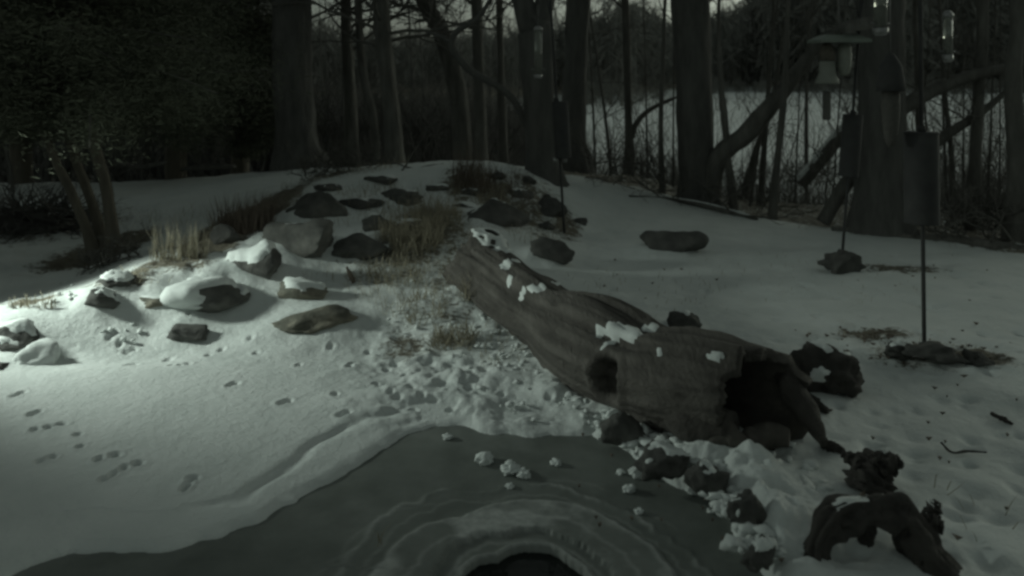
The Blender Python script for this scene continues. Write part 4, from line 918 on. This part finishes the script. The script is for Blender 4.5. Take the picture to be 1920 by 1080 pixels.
# triple trunk cedar at the left with dense dark boughs
def conifer(label, trunks, cen, rad_xy, z0, z1, n, seed, size=.11, mat='bark_cedar', zmin=0):
    Q0 = px(*trunks[0][0][:3]); foot = np.array((Q0[0], Q0[1], Z(Q0[0], Q0[1])[0]))
    t = thing('conifer_tree', label, 'tree', foot); rg = np.random.default_rng(seed); mb_ = MB()
    tops = []
    for i, pts in enumerate(trunks):
        Q = [px(u, v, d) for u, v, d, w in pts]; R0 = [w * d / F_PX / 2 for *_x, d, w in pts]
        Q[0][2] = Z(Q[0][0], Q[0][1])[0] - .1
        tip = Q[-1].copy(); tip[2] = z1 * rg.uniform(.75, .95); tip[:2] += (np.array(cen[:2]) - tip[:2]) * .3; Q.append(tip); R0.append(.015)
        P_, R_ = resample(Q, R0, 40); V_, F_ = tube(P_, R_, 16, .1, seed + i, 7); mesh_obj('trunk', V_, F_, M[mat], t); tops.append(P_)
    # boughs: limbs carrying sprays of flat needles
    allP = np.concatenate(tops); allP = allP[allP[:, 2] > z0 - .1]
    nb = 130; C_ = []; 
    for k in range(nb):
        p = allP[rg.integers(len(allP))]; an = rg.uniform(0, 2 * np.pi); hfrac = (p[2] - z0) / (z1 - z0)
        L = rad_xy * (1 - .6 * max(hfrac, 0)) * rg.uniform(.55, 1.1)
        e = p + np.array((math.cos(an) * L, math.sin(an) * L, rg.uniform(-.02, .35) * L)); m_ = (p + e) / 2 + np.array((0, 0, .12 * L))
        P_, R_ = resample([p, m_, e], [.02, .012, .004], 8); V_, F_ = tube(P_, R_, 4, caps=False); mb_.add(V_, F_)
        f = rg.random(n // nb) ** .7
        i0_ = np.clip((f * 7).astype(int), 0, 6); q_ = P_[i0_] + (P_[i0_ + 1] - P_[i0_]) * (f * 7 - i0_)[:, None]
        C_.append(q_ + rg.normal(size=q_.shape) * np.array((.16, .16, .13)) * (.4 + L / 2.2) - np.array((0, 0, .05)))
    mb_.build('limbs', M['twig'], t)
    C_ = np.concatenate(C_); C_ = C_[C_[:, 2] > zmin + .3 * vnoise(C_ * 1.3, seed) + .1 * vnoise(C_ * 4, seed + 1)]; m = len(C_)
    a = rg.normal(size=(m, 3)); a[:, 2] *= .5; a /= np.linalg.norm(a, axis=1)[:, None]
    b = rg.normal(size=(m, 3)); b -= a * (a * b).sum(1)[:, None]; b /= np.linalg.norm(b, axis=1)[:, None]
    s_ = size * rg.uniform(.6, 1.4, (m, 1)); w_ = s_ * .075
    V_ = np.stack([C_ - a * s_ * .5, C_ + b * w_ - a * s_ * .05, C_ + a * s_ * .6, C_ - b * w_ - a * s_ * .05], 1).reshape(-1, 3)
    F_ = np.arange(4 * m).reshape(m, 4); mesh_obj('crown', V_, F_, M['needle'], t, smooth=False)
    return t
conifer('triple trunk cedar with dense dark boughs at the far left', [
    [(184, 492, 8.0, 30), (162, 430, 8.0, 19), (133, 360, 8.0, 16), (99, 288, 8.0, 16), (60, 150, 8.0, 17)],
    [(200, 488, 8.12, 30), (184, 420, 8.14, 19), (165, 360, 8.16, 17), (138, 285, 8.18, 16), (112, 150, 8.2, 18)],
    [(215, 484, 8.05, 32), (209, 420, 8.02, 22), (198, 350, 8.0, 20), (180, 280, 8.0, 21), (150, 150, 8.0, 22)]],
    (-4.4, 8.2), 2.1, 1.35, 3.9, 200000, 61, .06, zmin=1.2)
conifer('dark conifer filling the shade between the cedar and the massive trunk', [[(330, 292, 13.5, 40), (330, 150, 13.5, 34), (330, 20, 13.5, 26)]], (-5.7, 13.5), 2.3, .75, 4.8, 90000, 62, .10, zmin=.62)
conifer('dark conifer behind the cedar at the left edge', [[(40, 300, 13.0, 40), (40, 150, 13.0, 34), (40, 20, 13.0, 26)]], (-8, 13.0), 2.8, .8, 4.8, 90000, 63, .11, zmin=.7)
conifer('narrow dark conifer hard against the massive left trunk', [[(450, 296, 15, 34), (450, 150, 15, 30), (452, 20, 15, 24)]], (-5.1, 15), 1.35, .5, 5.2, 60000, 64, .10, zmin=.4)
tree('short thin dead stem right of the cedar trunks', [(208, 362, 11.5, 14), (200, 330, 11.5, 12), (190, 296, 11.5, 10), (170, 200, 11.5, 8)], 33, 3.0, nbr=0, name='dead_sapling')
tree('thin dead stem at the left edge under the boughs', [(25, 345, 12.0, 6), (20, 315, 12.0, 6), (14, 290, 12.0, 5), (5, 200, 12.0, 4)], 34, 2.5, nbr=0, name='dead_sapling')

# ------------------------------------------------------------------ brush, thicket, grasses
def brush(name, label, cat, boxpx, n, seed, mat='twig', lw=(.15, .5), rr=.008, up=.4, spots=None):
    u0, v0, u1, v1 = boxpx; rg = np.random.default_rng(seed); c = hit((u0 + u1) / 2, v1 - 3)
    w = (u1 - u0) * c[1] / F_PX; h_ = (v1 - v0) * c[1] / F_PX; t = thing(name, label, cat, c); mb_ = MB()
    for k in range(n):
        p = c + np.array((rg.uniform(-.5, .5) * w, rg.uniform(-.1, .5) * w * .5, 0)); p[2] = Z(p[0], p[1])[0] + rg.uniform(0, h_ * .55)
        dv = rg.normal(size=3); dv[2] = rg.uniform(-.2, up); dv /= np.linalg.norm(dv)
        grow(mb_, p, dv, rg.uniform(*lw) * (w + .3), rr * rg.uniform(.5, 1.6), 1, rg, 4, kids=(0, 4, 3))
    mb_.build('branches', M[mat], t)
    return t, c, w, h_
t, c, w, h_ = brush('brush_pile', 'dark brush pile left of the cedar foot', 'brush pile', (-20, 368, 140, 440), 90, 71, 'bark_dark', rr=.016)
for k in range(5):
    rg = np.random.default_rng(710 + k); p0 = c + np.array((rg.uniform(-.6, 0) * w, rg.uniform(-.1, .4), rg.uniform(.03, h_ * .5))); p1_ = p0 + np.array((rg.uniform(.5, 1.0) * w * .7, rg.uniform(-.2, .3), rg.uniform(-.1, .1)))
    V_, F_ = tube(*resample([p0, (p0 + p1_) / 2 + np.array((0, 0, .03)), p1_], [.06, .05, .03], 14), 10, .2, k, 8); mesh_obj('log', V_, F_, M['bark_dark'], t)
brush('brush_pile', 'tangled brush and uprooted wood by the fallen pale trunk at right', 'brush pile', (1485, 290, 1560, 352), 70, 72, 'bark_dark', rr=.014, up=1.0)
brush('twig_pile', 'loose dark twigs under the conifer boughs beside the cedar', 'twig pile', (215, 262, 330, 320), 60, 73, 'twig', rr=.012)
brush('twig_tangle', 'twiggy undergrowth at the foot of the massive left trunk', 'undergrowth', (560, 275, 700, 335), 90, 74, 'twig', (.1, .35), .006, 1.0)
brush('twig_tangle', 'dark clutter of roots around the foot of the cedar', 'undergrowth', (150, 455, 260, 500), 45, 75, 'twig', (.1, .3), .008, .5)
brush('twig_tangle', 'twiggy undergrowth behind the fallen branch, right of the lone thick trunk', 'undergrowth', (1330, 320, 1480, 405), 60, 76, 'twig', (.1, .4), .006, 1.2)
brush('twig_tangle', 'twiggy undergrowth between the twin dark trunks and the lone thick trunk', 'undergrowth', (1100, 260, 1270, 360), 90, 77, 'twig', (.15, .45), .006, 1.3)
brush('twig_tangle', 'dark undergrowth at the right edge below the trunks', 'undergrowth', (1770, 340, 1940, 450), 110, 78, 'twig', (.15, .5), .008, 1.0)

def stems(n, xs, ys, hs, seed, w0=.02, lean=.25, kinks=2):
    """many slender tapering stems as one batch"""
    rg = np.random.default_rng(seed); x, y, h_ = xs(rg, n), ys(rg, n), hs(rg, n); x = x * y
    z = Z(x, y); V_ = []; F_ = []; seg = kinks + 1
    th3 = np.array((0, 2.094, 4.188)); base = np.stack([x, y, z - .05], 1); dirn = np.stack([rg.normal(0, lean, n), rg.normal(0, lean, n), np.ones(n)], 1)
    dirn /= np.linalg.norm(dirn, axis=1)[:, None]; pts = [base]
    for k in range(seg):
        dirn = dirn + rg.normal(0, lean * .6, (n, 3)); dirn /= np.linalg.norm(dirn, axis=1)[:, None]; pts.append(pts[-1] + dirn * (h_ / seg)[:, None])
    ww = w0 * (.5 + h_ / np.mean(h_) * .5) * rg.uniform(.6, 1.5, n)
    rows = []
    for k, p in enumerate(pts):
        rr_ = ww * (1 - .85 * k / seg)
        ring = np.stack([p + np.stack([np.cos(a) * rr_, np.sin(a) * rr_, np.zeros(n)], 1) for a in th3], 1); rows.append(ring)
    Vv = np.stack(rows, 1).reshape(-1, 3); per = (seg + 1) * 3; b_ = (np.arange(n) * per)[:, None]; Fl = []
    for k in range(seg):
        for j in range(3):
            Fl.append(np.concatenate([b_ + k * 3 + j, b_ + k * 3 + (j + 1) % 3, b_ + k * 3 + 3 + (j + 1) % 3, b_ + k * 3 + 3 + j], 1))
    return Vv, np.concatenate(Fl)
U = lambda u: (u - CU) / F_PX
def thicket(name, label, parts, mat='far'):
    Vs, Fs, n = [], [], 0
    for a in parts:
        v_, f_ = stems(*a[:5], **a[5]) ; Vs.append(v_); Fs.append(f_ + n); n += len(v_)
    return tag(mesh_obj(name, np.concatenate(Vs), np.concatenate(Fs), M[mat], smooth=False), label, None, None, 'stuff')
un_ = lambda a, b: (lambda rg, n: rg.uniform(a, b, n))
thicket('thicket', 'dense dark thicket behind the mound on the left', [
    (12000, un_(U(380), U(1010)), un_(19, 40), lambda rg, n: rg.uniform(.5, 3.3, n), 81, dict(w0=.022, lean=.55, kinks=3)),
    (3000, un_(U(-500), U(500)), un_(17, 34), lambda rg, n: rg.uniform(.7, 3.2, n), 82, dict(w0=.03, lean=.3)),
    (110, un_(U(-300), U(1000)), un_(20, 45), lambda rg, n: rg.uniform(5, 9, n), 83, dict(w0=.05, lean=.06)),
    (3500, un_(U(560), U(1020)), un_(15, 20), lambda rg, n: rg.uniform(.3, 1.5, n), 84, dict(w0=.006, lean=.4))], 'bark_dark')
thicket('lakeside_scrub', 'fine bare scrub along the lake bank on the right', [
    (2000, un_(U(1090), U(1300)), un_(13, 21), lambda rg, n: rg.uniform(.4, 1.7, n), 85, dict(w0=.006, lean=.65, kinks=3)),
    (1000, un_(U(1330), U(1640)), un_(12, 17), lambda rg, n: rg.uniform(.3, 1.2, n), 86, dict(w0=.006, lean=.65, kinks=3)),
    (2000, un_(U(1690), U(2100)), un_(11, 20), lambda rg, n: rg.uniform(.6, 3.2, n), 87, dict(w0=.0055, lean=.55, kinks=3)),
    (320, un_(U(1090), U(1660)), un_(13, 24), lambda rg, n: rg.uniform(1.5, 4, n), 88, dict(w0=.009, lean=.45, kinks=3)),
    (450, un_(U(1080), U(2100)), un_(60, 110), lambda rg, n: rg.uniform(.5, 2.0, n), 89, dict(w0=.05, lean=.4))], 'twig')

# far shore: a wood that reads as one mass
def far_wood(seed, n, smin, smax, dmin, dmax, hfun):
    rg = np.random.default_rng(seed); s_ = rg.uniform(smin, smax, n); y = shore(s_) + 4 + rg.uniform(dmin, dmax, n); x = s_ * y; z = Z(x, y); H_ = hfun(s_) * rg.uniform(.75, 1.15, n) * (1 + .18 * vnoise(np.stack([s_ * 22, y * .0, y * 0], 1), seed))
    tv, tf = [], []
    K = 95
    # twigs as slim triangles around each crown, trunks as slim prisms
    f = rg.random((n, K)); hh = H_[:, None] * (.12 + .88 * f ** .8); wid = H_[:, None] * .24 * np.sqrt(np.clip(np.sin(np.pi * np.clip(f * .9 + .08, 0, 1)), 0.02, 1))
    an = rg.uniform(0, 2 * np.pi, (n, K)); rr_ = wid * np.sqrt(rg.random((n, K)))
    C_ = np.stack([x[:, None] + np.cos(an) * rr_, y[:, None] + np.sin(an) * rr_, z[:, None] + hh], -1).reshape(-1, 3)
    m = len(C_); a = rg.normal(size=(m, 3)); a[:, 2] = np.abs(a[:, 2]) + .4; a /= np.linalg.norm(a, axis=1)[:, None]; b = rg.normal(size=(m, 3)); b -= a * (a * b).sum(1)[:, None]; b /= np.linalg.norm(b, axis=1)[:, None]
    L = (np.repeat(H_, K) * .13 * rg.uniform(.6, 1.6, m))[:, None]; w_ = L * .055
    Vt_ = np.stack([C_ - a * L - b * w_, C_ - a * L + b * w_, C_ + a * L], 1).reshape(-1, 3); Ft_ = np.arange(3 * m).reshape(m, 3)
    wt = .012 * H_ + .06; P0 = np.stack([x, y, z - .3], 1); P1 = np.stack([x, y, z + H_ * .8], 1); R3 = []
    for P_, sc in ((P0, 1.0), (P1, .3)):
        for ang in (0, 2.094, 4.188): R3.append(P_ + np.stack([np.cos(ang) * wt * sc, np.sin(ang) * wt * sc, 0 * wt], 1))
    Vp = np.stack(R3, 1).reshape(-1, 3); b6 = (np.arange(n) * 6)[:, None]; Fp = []
    for j in range(3):
        k = (j + 1) % 3; Fp.append(np.concatenate([b6 + j, b6 + k, b6 + 3 + k], 1)); Fp.append(np.concatenate([b6 + j, b6 + 3 + k, b6 + 3 + j], 1))
    return np.concatenate([Vt_, Vp]), np.concatenate([Ft_, np.concatenate(Fp) + len(Vt_)])
Vw, Fw = far_wood(91, 2600, U(-700), U(2700), 0, 70, lambda s: np.interp(s, [U(0), U(640), U(840), U(1000), U(1050), U(1100), U(1250), U(1340), U(1450), U(2400)], [9, 4.8, 5.2, 7, 7.4, 8.6, 10.5, 14, 18, 20]))
Vb_, Fb_ = far_wood(92, 420, U(1060), U(2200), -16, 2, lambda s: 2.6 + 0 * s)
Fw = np.concatenate([Fw, Fb_ + len(Vw)]); Vw = np.concatenate([Vw, Vb_])
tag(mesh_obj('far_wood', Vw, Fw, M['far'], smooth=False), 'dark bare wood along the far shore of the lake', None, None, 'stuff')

def blades(cx, cy, rx, ry, n, h0, h1, seed, w=.005, lean=.25):
    rg = np.random.default_rng(seed); a = rg.uniform(0, 2 * np.pi, n); q = np.sqrt(rg.random(n)); x = cx + np.cos(a) * q * rx; y = cy + np.sin(a) * q * ry; z = Z(x, y) - .01
    h_ = rg.uniform(h0, h1, n); dv = np.stack([rg.normal(0, lean, n), rg.normal(0, lean, n), np.ones(n)], 1); dv /= np.linalg.norm(dv, axis=1)[:, None]
    p0 = np.stack([x, y, z], 1); p1 = p0 + dv * (h_ * .55)[:, None]; dv2 = dv + np.stack([rg.normal(0, lean, n), rg.normal(0, lean, n), -rg.random(n) * lean * 2], 1); dv2 /= np.linalg.norm(dv2, axis=1)[:, None]; p2 = p1 + dv2 * (h_ * .45)[:, None]
    sw = rg.uniform(0, np.pi, n); sd_ = np.stack([np.cos(sw), np.sin(sw), 0 * sw], 1) * w * .5; sd2 = np.stack([-np.sin(sw), np.cos(sw), 0 * sw], 1) * w * .5
    # three sided blade
    c0 = [p0 + sd_, p0 - sd_, p0 + sd2]; c1 = [p1 + sd_ * .8, p1 - sd_ * .8, p1 + sd2 * .8]
    V_ = np.stack(c0 + c1 + [p2], 1).reshape(-1, 3); b_ = (np.arange(n) * 7)[:, None]; Fl = []
    for j in range(3):
        k = (j + 1) % 3; Fl += [np.concatenate([b_ + j, b_ + k, b_ + 3 + k], 1), np.concatenate([b_ + j, b_ + 3 + k, b_ + 3 + j], 1), np.concatenate([b_ + 3 + j, b_ + 3 + k, b_ + 6], 1)]
    return V_, np.concatenate(Fl)
def clump(label, u, v, ru, rv, n, hpx, seed, mat='grass', lean=.2, w=.006):
    c = hit(u, v); d = c[1]; V_, F_ = blades(c[0], c[1], ru * d / F_PX, rv * d * d / (F_PX * CAMZ), n, hpx * .4 * d / F_PX, hpx * 1.1 * d / F_PX, seed, w, lean)
    return tag(mesh_obj('dry_grass_clump', V_, F_, M[mat], origin=c, smooth=False), label, 'grass', 'clumps of dry grass on the mound')
clump('yellow upright grass stalks lit by the lamp right of the cedar foot', 335, 482, 55, 6, 150, 75, 601, lean=.12)
clump('short pale grass tuft left of the rubble stones', 62, 572, 45, 5, 70, 26, 602)
clump('rusty tall stalks before the large dark boulder', 455, 440, 60, 12, 420, 85, 603, 'grass_rust', .16)
clump('rusty brush between the grass stalks and the biggest boulder', 480, 420, 40, 10, 300, 60, 604, 'grass_rust', .3)
clump('tall reddish stalks standing on the crest of the mound', 885, 352, 36, 10, 260, 80, 605, 'grass_rust', .12)
clump('brown grass patch beside the blocky boulder', 770, 455, 60, 18, 520, 60, 606, 'grass', .3)
clump('brown grass patch on the upper mound left of the triangular boulder', 815, 415, 50, 16, 420, 50, 607, 'grass', .3)
clump('straw coloured tuft beside the upper left flank of the log', 895, 560, 32, 10, 190, 62, 608, 'grass', .35)
clump('flattened straw tuft in the trampled snow left of the log', 850, 640, 45, 12, 200, 55, 609, 'grass', .6)
clump('sparse grass poking from snow below the brown grass patch', 740, 520, 60, 16, 160, 40, 610, 'grass', .4)
clump('sparse dark grass at the foot of the rubble stones', 265, 535, 50, 8, 90, 36, 611, 'grass', .35)
clump('thin stems beside the farther end of the log', 960, 400, 50, 20, 70, 45, 612, 'grass_rust', .25)
clump('sparse straw between the flattened tuft and the snow slope', 800, 580, 50, 20, 150, 42, 613, 'grass', .45)
clump('withered stems on the mound right of the reddish stalks', 950, 345, 40, 10, 90, 40, 614, 'grass_rust', .25)
clump('pale stems spread over the upper left flank of the mound', 720, 380, 90, 20, 170, 36, 615, 'grass', .35)
clump('pale stems between the triangular boulder and the crest', 900, 375, 60, 16, 170, 38, 616, 'grass', .35)
clump('thin straw along the right flank of the mound', 1000, 440, 50, 30, 70, 30, 617, 'grass', .4)
# fine stray stems everywhere on the mound and lawn
Vs, Fs, n = [], [], 0
for i, (u, v, ru, rv, k, hp) in enumerate([(800, 500, 140, 60, 700, 36), (850, 400, 140, 40, 600, 28), (640, 420, 120, 60, 260, 28), (960, 640, 90, 40, 160, 24), (1200, 560, 160, 60, 90, 20), (1500, 520, 220, 50, 90, 14), (1740, 660, 120, 20, 60, 22), (1640, 628, 70, 10, 60, 14), (1800, 960, 90, 60, 10, 60), (300, 420, 120, 30, 60, 40), (640, 330, 120, 14, 200, 30), (1000, 560, 60, 30, 40, 26), (560, 930, 20, 10, 0, 10)]):
    if not k: continue
    c = hit(u, v); d = c[1]; v_, f_ = blades(c[0], c[1], ru * d / F_PX, rv * d * d / (F_PX * CAMZ), k, hp * .4 * d / F_PX, hp * d / F_PX, 700 + i, .004, .35); Vs.append(v_); Fs.append(f_ + n); n += len(v_)
tag(mesh_obj('stray_grass', np.concatenate(Vs), np.concatenate(Fs), M['grass'], smooth=False), 'stray dry stems poking through the snow', None, None, 'stuff')
r = np.random.default_rng(77); mb = MB()
for i in range(170):
    u, v = (r.uniform(1080, 1920), r.uniform(470, 1060)) if i < 90 else (r.normal(1740, 80), r.normal(662, 14)) if i < 140 else (r.normal(1640, 50), r.normal(628, 8))
    c = hit(min(max(u, 900), 2000), v); s_ = r.uniform(.008, .024); a = r.uniform(0, 6.28)
    ca, sa = math.cos(a) * s_, math.sin(a) * s_; zt_ = c + np.array((0, 0, .012))
    q = [zt_ + np.array((ca, sa, r.uniform(0, .6) * s_)), zt_ + np.array((-sa * .6, ca * .6, .1 * s_)), zt_ + np.array((-ca, -sa, r.uniform(0, .6) * s_)), zt_ + np.array((sa * .6, -ca * .6, .1 * s_)), zt_ - np.array((0, 0, .012))]
    mb.add(q, [(0, 1, 2), (0, 2, 3), (0, 4, 1), (1, 4, 2), (2, 4, 3), (3, 4, 0)])
tag(mb.build('fallen_leaves', M['grass_rust'], smooth=False), 'small dead leaves and seed hulls strewn on the right snow', None, None, 'stuff')
V_, F_ = blades(px(712, 1030, 3.1)[0], 3.1, .02, .02, 4, .06, .13, 790, .004, .3)
tag(mesh_obj('reed', V_, F_, M['grass'], smooth=False, origin=(px(712, 1030, 3.1)[0], 3.1, 0)), 'frozen reed stub standing in the ice at bottom centre', 'reed')

# ------------------------------------------------------------------ lamps
# garden floodlight left of the frame: its pool of light is what the photo shows
lp = np.array(LAMP['pos']); gz = Z(lp[0], lp[1])[0]
t = thing('flood_lamp', 'garden flood lamp on a post left of the frame, lighting the snow', 'lamp', (lp[0] - .12, lp[1], gz))
mesh_obj('post', *tube([(lp[0] - .12, lp[1], gz - .1), (lp[0] - .12, lp[1], lp[2] + .02)], [.03, .025], 12), M['black_metal'], t)
aim = np.array(LAMP['aim']) - lp; aim /= np.linalg.norm(aim)
mesh_obj('housing', *tube([lp - aim * .16, lp - aim * .14, lp - aim * .02, lp + aim * .0], [.03, .06, .085, .085], 20), M['black_metal'], t)
mesh_obj('lens', *tube([lp + aim * .001, lp + aim * .006], [.078, .075], 20), M['lamp_glass'], t)
ld = bpy.data.lights.new('flood_light', 'SPOT'); lo = bpy.data.objects.new('flood_light', ld); COL.objects.link(lo)
ld.energy = LAMP['watts']; ld.spot_size = math.radians(LAMP['size']); ld.spot_blend = LAMP['blend']; ld.shadow_soft_size = .2; ld.color = (.87, 1.0, .90)
lo.parent = t; lo.location = tuple(lp + aim * .03 - ORG[t.name]); lo.rotation_euler = Vector(-aim).to_track_quat('Z', 'Y').to_euler()
